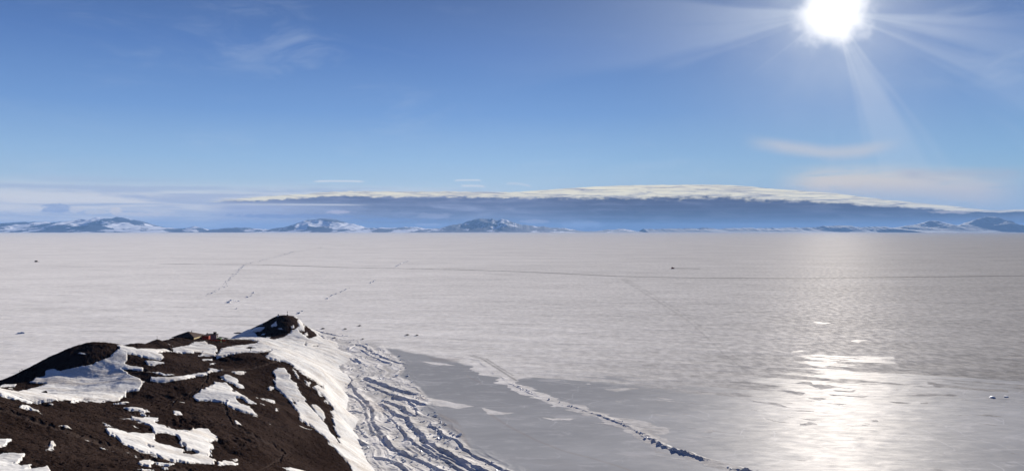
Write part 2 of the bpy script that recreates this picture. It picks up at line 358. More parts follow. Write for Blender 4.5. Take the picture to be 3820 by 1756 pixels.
hr = t.m('ADD', t.m('MULTIPLY', e2, 0.5), t.m('MULTIPLY', e1, 2.0)); hsn = t.m('ADD', t.m('MULTIPLY', s1, 0.35), t.m('MULTIPLY', s2, 1.2))
hh = t.m('ADD', t.m('MULTIPLY', hr, t.m('SUBTRACT', 1.0, sm)), t.m('ADD', t.m('MULTIPLY', hsn, sm), t.m('MULTIPLY', sm, 0.35)))
t.n.remove(bs); df = t.n.new('ShaderNodeBsdfDiffuse'); df.inputs['Roughness'].default_value = 0.0
t._in(df.inputs['Color'], t.mix(sm, rock, snc)); t.l.new(bump(t, hh, 0.5, 0.8), df.inputs['Normal']); t.l.new(df.outputs[0], t.n['Material Output'].inputs['Surface'])

# distant mountains
M_MTN, t, bs = new_mat('distant_mountain')
P = geopos(t)
sn = attr(t, 'snow')
k = t.noise(P, 0.0022, 6, 0.65)
sm = t.ss(t.m('ADD', sn, t.m('MULTIPLY', t.m('SUBTRACT', k, 0.5), 0.9)), 0.46, 0.58)
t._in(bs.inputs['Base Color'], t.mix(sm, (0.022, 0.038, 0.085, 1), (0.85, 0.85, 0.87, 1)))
bs.inputs['Roughness'].default_value = 0.9; bs.inputs['Specular IOR Level'].default_value = 0.1

# ------------------------------------------------------------------ headland terrain
c1 = lambda pts: [(x / 1.954, 1150 + y / 1.954) for x, y in pts]
c2 = lambda pts: [(600 + x / 1.954, 1150 + y / 1.954) for x, y in pts]
c3 = lambda pts: [(1150 + x / 1.954, 1150 + y / 1.954) for x, y in pts]
CP = [  # (u, v, D) seen points
 (-500,1756,120),(0,1756,130),(350,1756,140),(700,1756,165),(1000,1756,205),(1150,1756,235),(1300,1756,262),(1390,1756,283),
 (-300,1600,150),(0,1600,165),(300,1600,185),(600,1600,215),(760,1600,232),(900,1600,250),(1100,1600,277),(1200,1600,300),(1300,1600,334),
 (-300,1420,180),(0,1468,200),(60,1488,205),(110,1502,210),(200,1492,222),(300,1487,235),(450,1496,250),(560,1500,262),
 (0,1450,262),(150,1475,262),(300,1470,262),(420,1470,268),(-300,1400,250),
 (100,1425,290),(250,1400,300),(380,1360,310),(450,1400,300),(500,1440,282),
 (-400,1500,290),(0,1438,290),(80,1398,300),(180,1345,310),(250,1315,315),(333,1274,325),(430,1282,335),(500,1285,358),(590,1267,400),(622,1263,420),(545,1278,376),(650,1256,445),(700,1262,462),(750,1264,472),(830,1264,485),(900,1269,492),(950,1263,515),
 (600,1320,340),(700,1310,385),(650,1296,405),(600,1300,380),(560,1300,358),(550,1380,300),(800,1335,385),(700,1400,320),(850,1400,330),(600,1450,285),(750,1470,290),(900,1430,325),
 (700,1540,248),(500,1560,225),(850,1520,275),
 (790,1347,378),(860,1319,392),(935,1313,400),(1000,1310,408),(1050,1340,404),(1100,1370,394),(1180,1420,378),(1205,1445,372),(1240,1510,350),(1255,1560,335),(1275,1640,310),
 (980,1440,335),(950,1475,315),(1010,1500,303),(1040,1400,362),(1100,1500,328),(1150,1600,300),(1050,1560,285),
 (1000,1290,470),(900,1292,470),(1050,1270,560),(1090,1240,600),(1100,1300,505),(1150,1350,455),(1190,1330,505),(1215,1395,425),(1240,1300,560),(1195,1262,610),
 (925,1233,640),(980,1206,650),(1030,1179,655),(1072,1175,660),(1105,1181,660),(1135,1213,660),(1165,1232,662),(1185,1246,662),(1000,1262,610),(1050,1256,610),(1110,1225,636),(1090,1215,635),
 (870,1262,540),(930,1262,560),
 (700,1284,425),(750,1284,440),(700,1266,450),(650,1268,432),(610,1272,415),(570,1276,400),(745,1265,455),(780,1268,458),(800,1270,465),(800,1286,438),(850,1296,432),(900,1306,430),(900,1314,408),(950,1306,432),(860,1314,410),(745,1300,412),(960,1300,450),
]
pts = [at(u, v, D) for u, v, D in CP]
for u, D, z in [(0,5,83.4),(-8000,5,80),(0,40,71),(-600,60,66),(1500,60,64),(3500,60,60),(2500,150,25),(2500,280,-10),(2000,230,5),
                (1400,300,-2.0),(1335,345,-2.0),(1310,380,-2.0),(1290,430,-1.5),(1290,500,-2.0),(1290,580,-2.0),(1230,640,-1.5),
                (1550,300,-5),(1500,360,-6),(1480,450,-6),(1450,560,-6),(1350,660,-5),(1200,720,-5),(1040,730,-5),(900,700,-3),(840,640,-2),(760,600,-2.5),(700,560,-1.5),
                (600,520,-2),(520,450,4),(450,480,-3),(430,400,12),(330,380,16),(333,430,-2),(200,360,12),(200,400,-3),(80,345,12),(60,390,-3),(0,330,14),(-100,370,-4),(-500,330,6),(-500,380,-5),(-500,250,40),
                (300,520,-7),(600,640,-7),(0,480,-8),(1040,690,2),(1072,685,3),(985,690,-1)]:
    x, y, _ = at(u, HV, D); pts.append((x, y, z))
pts = np.array(pts); A = pts[:, :2] / 300.0; Zc = pts[:, 2]
def tps(r2): return 0.5 * r2 * np.log(r2 + 1e-12)
N = len(A)
K = tps(((A[:, None] - A[None]) ** 2).sum(-1)) + np.eye(N) * 1e-5
Q = np.hstack([np.ones((N, 1)), A]); M_ = np.block([[K, Q], [Q.T, np.zeros((3, 3))]])
sol = np.linalg.solve(M_, np.concatenate([Zc, np.zeros(3)]))
def base_h(x, y):
    sh = x.shape; x = x.reshape(-1) / 300; y = y.reshape(-1) / 300; o = np.empty(x.shape)
    for i in range(0, len(x), 50000):
        a = x[i:i + 50000]; b = y[i:i + 50000]
        r2 = (a[:, None] - A[None, :, 0]) ** 2 + (b[:, None] - A[None, :, 1]) ** 2
        o[i:i + 50000] = tps(r2) @ sol[:N] + sol[N] + sol[N + 1] * a + sol[N + 2] * b
    return o.reshape(sh)
def land_h(x, y, detail=True):
    z = base_h(x, y)
    u = x / np.maximum(y, 1e-3) * F + CX
    cap = 83.2 - 0.303 * y                       # ground cut down to just under the camera's bottom line of sight
    free = sstep(y, 122, 140) * sstep(u, 1500, 1400)
    z = np.where(z > cap, z * free + cap * (1 - free), z)
    if detail:
        k = sstep(z, -1, 4) * sstep(y, 60, 125)
        z = z + k * (fbm(x / 14, y / 14, 3, 3) * 1.0 + fbm(x / 4, y / 4, 5, 4, 0.6) * 0.26)
    return z
def land_z(x, y): return float(land_h(np.array([[float(x)]]), np.array([[float(y)]]))[0, 0])

SNOW = [c1(p) for p in [
 [(0,580),(130,605),(260,575),(350,548),(300,545),(210,535),(250,510),(330,490),(345,455),(400,440),(440,455),(520,435),(600,420),(690,400),(740,370),(800,350),(830,310),(860,290),(850,262),(900,265),(1000,290),(1120,292),(1200,300),(1150,320),(1200,350),(1180,370),(1090,365),(1000,340),(925,330),(920,370),(910,400),(950,415),(1000,420),(1045,430),(1040,450),(940,450),(890,440),(905,455),(950,480),(1000,500),(1055,530),(1010,590),(930,605),(920,640),(860,670),(740,672),(620,660),(500,665),(360,668),(280,682),(210,688),(100,660),(30,640),(-100,600),(-100,560)],
 [(0,560),(60,550),(115,548),(100,565),(0,575)],
 [(140,697),(180,705),(250,735),(305,767),(230,750),(170,720)], [(340,693),(385,690),(385,702),(340,703)],
 [(500,678),(560,665),(735,675),(740,683),(600,672),(520,687)], [(835,685),(945,675),(930,690),(850,692)],
 [(432,850),(500,858),(545,880),(480,872)], [(345,990),(350,965),(390,963),(435,990),(400,1005),(360,1000)],
 [(340,1020),(395,1015),(385,1032),(350,1030)], [(-50,960),(85,952),(40,975),(20,1000),(35,1005),(-50,1040)],
 [(-50,1070),(80,1045),(185,1047),(150,1085),(150,1110),(120,1135),(160,1145),(210,1130),(215,1150),(200,1165),(260,1165),(345,1140),(365,1184),(370,1300),(-50,1300)],
 [(1045,375),(1100,378),(1200,388),(1190,400),(1100,410),(1060,400)], [(1060,455),(1120,460),(1270,480),(1270,488),(1170,480)],
 [(1250,290),(1300,285),(1400,270),(1400,320),(1290,312)],
 [(1095,490),(1150,500),(1270,498),(1412,475),(1512,462),(1532,440),(1522,428),(1632,450),(1572,455),(1502,480),(1352,515),(1232,535),(1150,538),(1100,525)],
 [(870,793),(950,800),(945,780),(1000,790),(1150,795),(1165,815),(1130,825),(1215,855),(1280,885),(1368,905),(1413,880),(1473,868),(1513,875),(1543,905),(1575,930),(1568,960),(1520,975),(1568,990),(1523,1030),(1518,1060),(1518,1085),(1573,1100),(1578,1120),(1563,1130),(1373,1125),(1273,1105),(1173,1085),(1100,1060),(1020,1030),(920,990),(850,950),(790,910),(760,885),(750,865),(850,880),(905,888),(940,905),(1000,900),(1050,905),(1090,905),(1110,900),(1100,870),(1070,835),(1000,820),(930,805)],
 [(735,823),(815,857),(760,845)], [(885,715),(960,715),(1060,725),(1080,745),(1060,755),(960,740)], [(1030,760),(1085,768),(1080,778),(1035,770)],
 [(690,1000),(750,1008),(815,1032),(730,1018)], [(930,1042),(1050,1083),(990,1070)], [(1020,1045),(1130,1075),(1050,1060)],
 [(1015,1110),(1060,1105),(1120,1115),(1120,1130),(1080,1150),(1040,1130)], [(1120,1115),(1270,1130),(1250,1138),(1150,1135)],
 [(1190,1155),(1250,1158),(1240,1170),(1200,1170)], [(1000,1165),(1120,1175),(1050,1182)], [(1265,750),(1300,748),(1310,765),(1280,772)],
 [(620,957),(650,957),(640,965)], [(550,325),(580,318),(622,325),(600,335)], [(930,840),(970,850),(1015,868),(960,855)]]] + [c2(p) for p in [
 [(80,290),(150,277),(215,265),(235,243),(330,235),(350,255),(400,270),(420,285),(410,340),(400,349),(270,345),(300,320),(240,312),(180,318),(80,312),(-20,315),(-20,300)],
 [(400,365),(500,335),(620,318),(720,318),(800,308),(760,350),(840,385),(910,400),(1000,500),(1100,600),(1200,800),(1305,970),(1370,1060),(1390,1250),(1900,1250),(1900,-50),(540,-50),(540,180),(440,215),(520,222),(640,225),(700,240),(610,258),(500,275),(440,290),(405,345)],
 [(820,465),(850,432),(900,430),(950,490),(1000,545),(1050,620),(1070,680),(1150,760),(1200,830),(1250,900),(1300,980),(1368,1020),(1500,1200),(1450,1190),(1368,1120),(1270,1030),(1140,890),(1010,800),(975,715),(900,640),(830,575),(835,520)],
 [(225,640),(300,590),(390,545),(400,530),(440,538),(480,540),(530,590),(600,630),(680,680),(708,695),(650,690),(580,650),(555,650),(580,680),(640,710),(670,740),(705,783),(620,765),(520,720),(460,690),(380,665),(270,675)],
 [(430,492),(480,480),(540,510),(560,540),(615,575),(560,575),(500,530),(450,510)], [(515,458),(560,455),(630,460),(590,480),(540,475)],
 [(700,645),(820,665),(825,690),(760,665)], [(730,683),(770,697),(740,692)], [(540,815),(560,812),(612,858),(560,845)],
 [(785,835),(820,845),(790,848)], [(832,728),(850,725),(850,748),(838,745)], [(770,568),(800,562),(825,572),(800,590),(775,580)],
 [(85,750),(130,748),(140,768),(110,772)], [(430,1105),(480,1100),(545,1125),(540,1132),(430,1130)], [(500,1092),(540,1092),(540,1105)],
 [(870,1150),(960,1165),(1060,1180),(1100,1230),(920,1175)], [(300,370),(380,362),(370,380),(300,378)], [(350,410),(390,390),(385,405)]]]
ROCK = [c1(p) for p in [
 [(1115,905),(1200,900),(1280,920),(1310,955),(1305,975),(1350,1000),(1352,1025),(1280,1010),(1200,985),(1140,960),(1120,930)],
 [(1350,1030),(1390,1028),(1440,1045),(1430,1058),(1390,1065),(1355,1050)], [(1060,1000),(1130,1010),(1100,1015)]]] + [c2(p) for p in [
 [(865,385),(910,390),(960,410),(985,435),(1040,480),(1100,510),(1180,560),(1185,585),(1130,550),(1110,570),(1190,640),(1200,670),(1255,710),(1255,740),(1240,750),(1260,820),(1270,880),(1290,930),(1305,970),(1260,930),(1200,850),(1150,790),(1100,720),(1070,690),(1060,650),(1000,580),(950,500),(930,450),(905,430),(880,405)],
 [(640,158),(700,110),(790,70),(860,50),(925,40),(960,50),(1000,75),(995,100),(1010,125),(980,150),(950,160),(940,180),(890,210),(820,225),(760,212),(700,200),(690,180)],
 [(1000,70),(1050,108),(1100,158),(1145,190),(1120,205),(1080,220),(1060,205),(1010,175),(1000,150),(1040,165),(1050,130),(1030,90)],
 [(1050,245),(1062,255),(1058,272),(1050,262)], [(610,285),(650,275),(690,290),(640,292)],
 [(330,240),(400,250),(520,235),(640,232),(700,238),(690,252),(600,258),(520,262),(470,268),(430,280),(380,262)],
 [(410,285),(450,275),(420,320),(400,345)], [(1110,270),(1150,268),(1140,276)], [(965,660),(990,680),(985,700),(970,690)]]]
SNOW2 = [c2(p) for p in [
 [(640,160),(700,135),(760,130),(740,160),(690,170)], [(800,130),(840,90),(845,120),(815,138)], [(830,143),(890,140),(895,150)], [(955,125),(975,118),(970,140),(950,148)],
 [(710,115),(745,105),(730,120)], [(720,185),(755,182),(750,192)], [(770,208),(800,205),(790,214)], [(695,150),(730,148),(720,170)],
 [(1035,510),(1080,530),(1090,570),(1060,550)], [(1100,690),(1170,720),(1205,790),(1190,820),(1140,770)], [(1145,600),(1175,640),(1160,640)],
 [(1040,180),(1070,170),(1075,195),(1055,198)], [(960,430),(985,460),(1010,510),(990,500)], [(1000,180),(1020,190),(1010,200)]]]
def paint(u, v, polys, mask, val):  # outlines in image pixels, tested against vertices as projected to the camera
    for p in polys:
        a = np.array(p); u0, v0 = a.min(0) - 8; u1, v1 = a.max(0) + 8
        s = (u > u0) & (u < u1) & (v > v0) & (v < v1)
        if not s.any(): continue
        iu = np.where(s); ins = pip(u[iu], v[iu], p); d, _, _ = segdist(u[iu], v[iu], p + [p[0]])
        f = np.clip(0.5 + np.where(ins, d, -d) / 9.0, 0, 1)
        mask[iu] = mask[iu] * (1 - f) + val * f
    return mask

us = np.concatenate([np.linspace(-9000, -250, 60, endpoint=False), np.linspace(-250, 1560, 900), np.linspace(1564, 4000, 80), np.linspace(4100, 11000, 30)])
Ds = np.concatenate([np.geomspace(3, 118, 40, endpoint=False), 118 * (760 / 118.0) ** np.linspace(0, 1, 900)])
U, DD = np.meshgrid(us, Ds)
X = (U - CX) / F * DD; Y = DD
Z = land_h(X, Y)
V = HV + (H - Z) / Y * F
# which ground the camera sees: running minimum of V outward
vis = V <= np.minimum.accumulate(V, axis=0) + 1.5
Zt = fbm(X / 5, Y / 5, 21, 4)
wu = U + (fbm(X / 4.0, Y / 4.0, 31, 3) * 5 + fbm((X * .5 - Y * .87) / 7, (X * .87 + Y * .5) / 1.1, 33, 3) * 13) * 300 / Y; wv = V + fbm(X / 3.0, Y / 3.0, 41, 3) * 3.0 * 300 / Y
mask = np.zeros(X.shape)
mask = paint(wu, wv, SNOW, mask, 1.0); mask = paint(wu, wv, ROCK, mask, 0.0); mask = paint(wu, wv, SNOW2, mask, 1.0)
gen = np.clip(0.5 + (fbm(X / 28, Y / 28, 51, 4) - 0.25) * 2, 0, 1) * sstep(Z, 60, 40)
mask = np.where(vis & (U > -40) & (Y > 100) & (U < 2200), mask, gen * (Y > 100))
mask = np.where(Z < 2.0, np.maximum(mask, sstep(Z, 1.8, 0.6)), mask)
# vehicle track cut along the near slope, and berms
roadm = np.zeros(X.shape)
for pl, wd in ((c2([(470,690),(480,760),(520,840),(620,890),(730,950),(830,1000),(880,1050),(870,1100),(760,1150),(600,1250)]), 6.5),
               (c2([(340,480),(330,530),(250,590),(120,660),(60,700),(0,720)]), 5),
               (c2([(450,455),(700,430),(850,380)]), 3), (c1([(0,730),(200,790),(420,870),(620,940),(900,1030),(1150,1120),(1400,1184)]), 9)):
    s = (np.abs(U - 600) < 900) & (Y > 110); d, run, sg = segdist(wu, wv, pl)
    roadm = np.maximum(roadm, sstep(d, wd, wd * 0.4) * (vis & s))
    Z = Z - 0.12 * sstep(d, wd, wd * .3) * (vis & s) + 0.30 * np.exp(-((d - wd * 1.2) / 3.0) ** 2) * (sg < 0) * (vis & s)
snowbody = sstep(mask, 0.4, 0.9)
Z = Z * (1) + snowbody * 0.25 - (1 - snowbody) * (np.abs(fbm(X / 1.6, Y / 1.6, 61, 3)) * 0.4 + np.abs(fbm(X / 5, Y / 5, 65, 3)) * 0.5) * sstep(Z, 0, 3)
crag = np.exp(-(((wu - 690) / 75) ** 2 + ((wv - 1575) / 38) ** 2)) + 0.8 * np.exp(-(((wu - 880) / 110) ** 2 + ((wv - 1650) / 45) ** 2)) + 0.5 * np.exp(-(((wu - 640) / 120) ** 2 + ((wv - 1480) / 25) ** 2))
Z = Z + (1 - snowbody) * vis * (Y > 110) * np.clip(crag, 0, 1) * (np.abs(fbm(X / 6, Y / 6, 75, 4, 0.6)) * 3.2 - 0.6)
ws_ = fbm((X * .5 + Y * .86) / 14, (X * -.86 + Y * .5) / 3.2, 71, 4)
Z = Z + snowbody * ws_ * 0.22 * sstep(Z, 0, 6)
keep = Z > -1.2
land = grid_mesh('headland', X, Y, Z, {'snow': mask, 'road': roadm}, M_LAND, keep)
mask0, keep0, LX, LY, LZ = mask[40:], (Z[40:] > 1) & vis[40:] & (U[40:] > -50) & (U[40:] < 1500), X[40:], Y[40:], Z[40:]
land['kind'] = 'structure'; land['label'] = 'dark volcanic headland with drifted snow patches sloping to the sea ice'

# ------------------------------------------------------------------ sea ice
vs = np.concatenate([HV + (H * F) / np.array([140000, 100000, 80000, 66000.]), np.linspace(866.4, 900, 45, endpoint=False), np.linspace(900, 1200, 230, endpoint=False), np.linspace(1200, 1790, 540, endpoint=False), np.linspace(1790, 2100, 20), HV + (H * F) / np.array([150, 100, 60, 25, 5.])])
us = np.concatenate([-np.geomspace(60000, 300, 40)[:-1] - 0, np.linspace(-300, 1150, 330, endpoint=False), np.linspace(1150, 2850, 760, endpoint=False), np.linspace(2850, 4150, 330), np.geomspace(4200, 60000, 40)])
U, VV = np.meshgrid(us, vs)
Y = H * F / (VV - HV); X = (U - CX) / F * Y
n_a = fbm(X / 60, Y / 60, 81, 5); n_b = fbm(X / 9, Y / 9, 91, 4)
xs = X * math.cos(WR) - Y * math.sin(WR); ys = X * math.sin(WR) + Y * math.cos(WR)
n_s = fbm(xs / 55, ys / 11, 101, 5); n_t = fbm(xs / 16, ys / 4.0, 111, 4)
wu = U + fbm(X / 10, Y / 10, 121, 4) * 12 * 350 / Y; wv = VV + fbm(X / 12, Y / 12, 131, 4) * 14 * (350 / Y) ** 2
# bare ice
bare = np.zeros(X.shape)
GREY = [(1483,1302),(1557,1318),(1650,1333),(1700,1345),(1780,1372),(1840,1395),(1900,1420),(1990,1470),(2100,1515),(2250,1560),(2380,1620),(2450,1665),(2600,1722),(2700,1765),(2750,1830),(2000,1900),(1950,1770),(1850,1722),(1760,1690),(1745,1660),(1700,1612),(1625,1590),(1640,1562),(1565,1532),(1620,1500),(1590,1470),(1545,1430),(1490,1400),(1512,1380),(1500,1345),(1440,1300)]
def soft(poly, e):
    a = np.array(poly); s = (wu > a[:, 0].min() - 3 * e) & (wu < a[:, 0].max() + 3 * e) & (wv > a[:, 1].min() - 3 * e) & (wv < a[:, 1].max() + 3 * e)
    o = np.zeros(X.shape); i = np.where(s)
    if len(i[0]):
        ins = pip(wu[i], wv[i], poly); d, _, _ = segdist(wu[i], wv[i], poly + [poly[0]]); o[i] = np.clip(0.5 + np.where(ins, d, -d) / (2 * e), 0, 1)
    return o
bare = np.maximum(bare, soft(GREY, 13))
# right-hand bay: bare polished ice growing towards the near right, broken by drift streaks
far_edge = np.interp(wu, [1850, 2000, 2200, 2500, 2750, 2900, 3050, 3400, 3600, 3900, 6000], [1385, 1395, 1410, 1425, 1440, 1410, 1398, 1405, 1425, 1440, 1440])
right_ = sstep(wu, 1820, 2000) * sstep((wv - far_edge + n_s * 75 + n_a * 45) / np.interp(wu, [0, 2000, 2300, 3000, 3250, 3650, 9000], [1, 1, 2.0, 1.2, 1, 3.2, 3.2]), -42, 46)
crackl = [(1700,1328),(1735,1333),(1790,1345),(1830,1385),(1900,1425),(1960,1455),(2020,1480),(2100,1505),(2180,1530),(2260,1555),(2330,1585),(2400,1620),(2450,1650),(2520,1680),(2600,1705),(2700,1735),(2780,1760),(2850,1785),(2950,1830)]
above = VV < np.interp(U, [p[0] for p in crackl], [p[1] for p in crackl])
bare = np.maximum(bare, right_)
BR = [(2925,1345),(2960,1330),(3040,1326),(3120,1326),(3330,1330),(3345,1352),(3200,1358),(3140,1372),(3060,1368),(3000,1352)]
bare = np.maximum(bare, soft(BR, 12) * sstep(n_t + 0.8 * n_s, -0.55, -0.05))
for p in ([(3025,1199),(3060,1199),(3100,1205),(3070,1207)], [(3170,1272),(3200,1266),(3240,1268),(3200,1276)], [(3250,1405),(3300,1395),(3360,1403),(3370,1412),(3300,1414)], [(2950,1310),(2985,1304),(3000,1307),(2960,1313)]): bare = np.maximum(bare, soft(p, 3))
# drift streaks inside the bay (matte), traced ones and scattered ones
DR = [[(2955,1425),(3020,1423),(3030,1434),(3090,1435),(3150,1446),(3100,1450),(3060,1454),(3010,1436)], [(3085,1470),(3160,1476),(3240,1473),(3220,1480),(3130,1478)],
      [(3370,1470),(3480,1472),(3570,1475),(3480,1478),(3400,1475)], [(3300,1493),(3350,1492),(3400,1500),(3340,1502)], [(3430,1499),(3460,1499),(3460,1503),(3430,1503)],
      [(2780,1485),(2850,1498),(2880,1500),(2960,1520),(2900,1515),(2830,1502)], [(2965,1548),(3040,1565),(3060,1572),(3020,1565)], [(2985,1578),(3020,1572),(3050,1583),(2990,1585)],
      [(2900,1455),(2960,1458),(3010,1466),(2990,1474),(2950,1464)], [(3250,1568),(3275,1564),(3280,1572),(3262,1574)], [(2850,1556),(2960,1576),(2930,1574),(2860,1560)],
      [(3100,1455),(3200,1456),(3180,1460),(3110,1459)], [(3020,1482),(3080,1484),(3060,1494),(3030,1490)], [(3530,1546),(3650,1552),(3600,1551)], [(3460,1425),(3620,1445),(3760,1460),(3600,1452),(3500,1440)],
      [(2960,1527),(3045,1531),(3040,1534),(2970,1531)], [(2750,1440),(2830,1446),(2800,1452),(2750,1450)]]
scat = np.zeros(X.shape)
for p in DR: scat = np.maximum(scat, soft(p, 3))
sc2 = sstep(n_t + 0.5 * n_s, 0.62, 0.80) * sstep(wv, 1700, 1480) + sstep(n_t + .4 * n_b, 0.62, 0.75) * 0.9
scat = np.maximum(scat, np.clip(sc2, 0, 1) * right_)
sc3 = sstep(n_s, 0.12, 0.40) * sstep(wv, 1500, 1400) * right_ * sstep(wu, 2950, 2500)
scat = np.maximum(scat, sc3)
bare = bare * (1 - scat)
for p in ([(1565,1478),(1620,1485),(1700,1505),(1765,1517),(1700,1524),(1640,1518),(1590,1500)], [(1795,1525),(1850,1532),(1925,1539),(1880,1544),(1830,1542),(1800,1532)],
          [(2022,1553),(2060,1562),(2110,1563),(2155,1556),(2120,1570),(2060,1572)], [(2250,1456),(2330,1450),(2380,1452),(2300,1462)], [(2450,1480),(2510,1485),(2480,1490)], [(2010,1398),(2150,1398),(2120,1404),(2040,1404)], [(1560,1345),(1640,1350),(1700,1360),(1640,1362)]):
    bare = bare * (1 - soft(p, 4))
d_c, run_c, sg_c = segdist(X + fbm(X / 9, Y / 9, 340, 3) * 2.0, Y + fbm(X / 9, Y / 9, 345, 3) * 3.0, [on_ice(*p) for p in crackl])
wid = np.interp(run_c, [0, 40, 120, 200, 260, 400], [4.0, 6.5, 5.0, 4.6, 3.4, 2.6]) * np.clip(1 + 1.0 * n_b + .8 * n_t, .2, 3)
band_ = sstep(d_c, wid * 1.3, wid * 0.7)
bare = bare * (1 - band_)
for p in ([(2270,1550),(2400,1572),(2505,1597),(2480,1612),(2440,1608),(2370,1592)], [(2400,1600),(2470,1622),(2535,1644),(2470,1640),(2420,1625)], [(2250,1545),(2330,1560),(2380,1575),(2320,1580)]):
    bare = bare * (1 - soft(p, 3))
bare = bare + 0.0
# albedo of the packed snow: whiter to the left, greyer to the right and far right
alb = np.interp(U + n_a * 60, [-500, 600, 1400, 2200, 3000, 3500, 3900], [0.88, 0.88, 0.83, 0.72, 0.60, 0.51, 0.44])
alb = alb * (1 + 0.10 * n_s * sstep(VV, 900, 1250))
alb = alb - 0.08 * sstep(VV, 1250, 1420) * sstep(U, 1900, 2400)
stain = np.zeros(X.shape)
# heights
Zi = 0.10 * n_s + 0.05 * n_b
Zi = Zi * sstep(Y, 3000, 600) * (1 - 0.9 * bare)
shore = [(330,1300),(1190,1246),(1240,1290),(1270,1400),(1290,1500),(1320,1600),(1390,1700),(1450,1800)]
zone = soft([(1170,1235),(1300,1262),(1420,1285),(1520,1345),(1512,1385),(1560,1430),(1600,1480),(1640,1545),(1700,1600),(1770,1665),(1900,1730),(2050,1800),(1300,1850),(1250,1600),(1180,1400),(1150,1260)], 16)
fa = X * 0.38 - Y * 0.925 + fbm(X / 40, Y / 40, 143, 3) * 14; fp = X * 0.925 + Y * 0.38 + fbm(X / 30, Y / 30, 144, 3) * 9
zr = fbm(fa / 34, fp / 6.5, 141, 4, 0.5, True)
zf = fbm(fa / 9, fp / 2.6, 151, 4, 0.6, True)
Zi = Zi + zone * (0.30 * np.clip(zr - 0.15, 0, 1) + 0.2 * n_b + 0.30 * np.clip(zf, 0, 1) * np.clip(0.3 + zr, 0, 1))
alb = alb * (1 - zone * 0.24 * np.clip(0.6 + zf - zr, 0, 1.4))
def ridge(pl, w0, h0, jag=0.45, seed=0):
    global Zi, band_
    h0 = h0 * 0.6; w0 = w0 * 0.85; P2 = [on_ice(*p) for p in pl]; a = np.array(P2)
    s = (X > a[:, 0].min() - 25) & (X < a[:, 0].max() + 25) & (Y > a[:, 1].min() - 25) & (Y < a[:, 1].max() + 25)
    i = np.where(s)
    if not len(i[0]): return
    x = X[i] + fbm(X[i] / 9, Y[i] / 9, 200 + seed, 3) * 1.5; y = Y[i] + fbm(X[i] / 9, Y[i] / 9, 230 + seed, 3) * 1.5
    d, run, sg = segdist(x, y, P2)
    hh = h0 * (1 + jag * fbm(X[i] / 2.6, Y[i] / 2.6, 260 + seed, 3)) * (0.55 + 0.6 * np.abs(fbm(run / 12, run * 0 + seed, 290 + seed, 2)) * 1.6)
    # steep face on the near side, drift behind
    prof = np.where(sg < 0, np.clip(1 - d / (w0 * 0.45), 0, 1), np.clip(1 - d / (w0 * 1.6), 0, 1) ** 1.4)
    crk = -0.5 * np.exp(-((d - w0 * 0.7) / 0.5) ** 2) * (sg < 0)
    Zi[i] = Zi[i] + hh * prof + crk * h0 * 0.6
RID = [([(350,370),(400,405),(330,430),(260,470),(300,500),(330,530),(310,550),(350,600),(380,640),(430,690),(470,760),(490,830),(540,920),(600,990),(640,1030),(690,1060)], 3.0, 1.2),
 ([(180,530),(220,580),(280,620),(370,660),(430,750),(440,810),(480,890),(540,950),(600,1000)], 2.0, 0.7),
 ([(430,510),(500,540),(600,570),(680,600),(760,620)], 4.2, 1.9), ([(650,650),(700,660),(780,680),(840,700)], 3.8, 1.7),
 ([(540,700),(600,740),(650,770),(740,800),(750,840),(800,900),(860,960),(950,1020),(1060,1080),(1200,1150),(1300,1190),(1450,1250)], 3.4, 1.6),
 ([(590,680),(680,720),(760,780)], 3.6, 1.6), ([(740,680),(790,730),(800,780)], 1.6, 0.8),
 ([(900,840),(940,880),(1010,930),(1090,960),(1160,1040),(1250,1100),(1368,1140),(1500,1200)], 2.2, 0.9),
 ([(680,860),(720,940),(780,990),(900,1050),(1050,1130),(1120,1170),(1200,1230)], 2.4, 0.9), ([(700,1050),(800,1100),(900,1150),(990,1184),(1100,1240)], 2.2, 1.0),
 ([(300,300),(340,260),(400,270),(480,330),(560,360),(640,390),(690,400)], 2.4, 0.9), ([(330,290),(380,300),(450,340),(520,380),(600,400)], 2.0, 0.7),
 ([(100,200),(150,260),(200,330),(280,340),(350,390)], 2.6, 0.9), ([(320,780),(350,850),(430,940)], 1.4, 0.5), ([(190,720),(250,750),(330,750),(380,760)], 2.2, 0.8),
 ([(500,1090),(600,1110),(680,1140),(740,1184),(800,1250)], 2.0, 0.9), ([(330,950),(380,970),(400,990)], 1.8, 0.8), ([(60,160),(130,180),(230,200),(290,200)], 2.4, 0.9),
 ([(440,560),(520,590),(600,620),(650,640)], 3, 1.2), ([(850,1000),(950,1060),(1060,1110),(1200,1180)], 2.2, 1.1), ([(560,760),(640,830),(700,900)], 1.4, .5)]
for k, (pl, w0, h0) in enumerate(RID): ridge(c3(pl), w0, h0, seed=k)
hc = np.interp(run_c, [0, 60, 150, 230, 270, 400], [0.12, 0.2, 0.25, 0.4, 0.9, 1.1]) * np.clip(1 + 1.6 * fbm(X / 2.2, Y / 2.2, 320, 3), 0, 3)
Zi = Zi + hc * sstep(fbm(run_c / 14, run_c * 0, 330, 3), -.5, .1) * np.where(sg_c < 0, np.clip(1 - d_c / 1.0, 0, 1), np.clip(1 - d_c / 3.4, 0, 1))
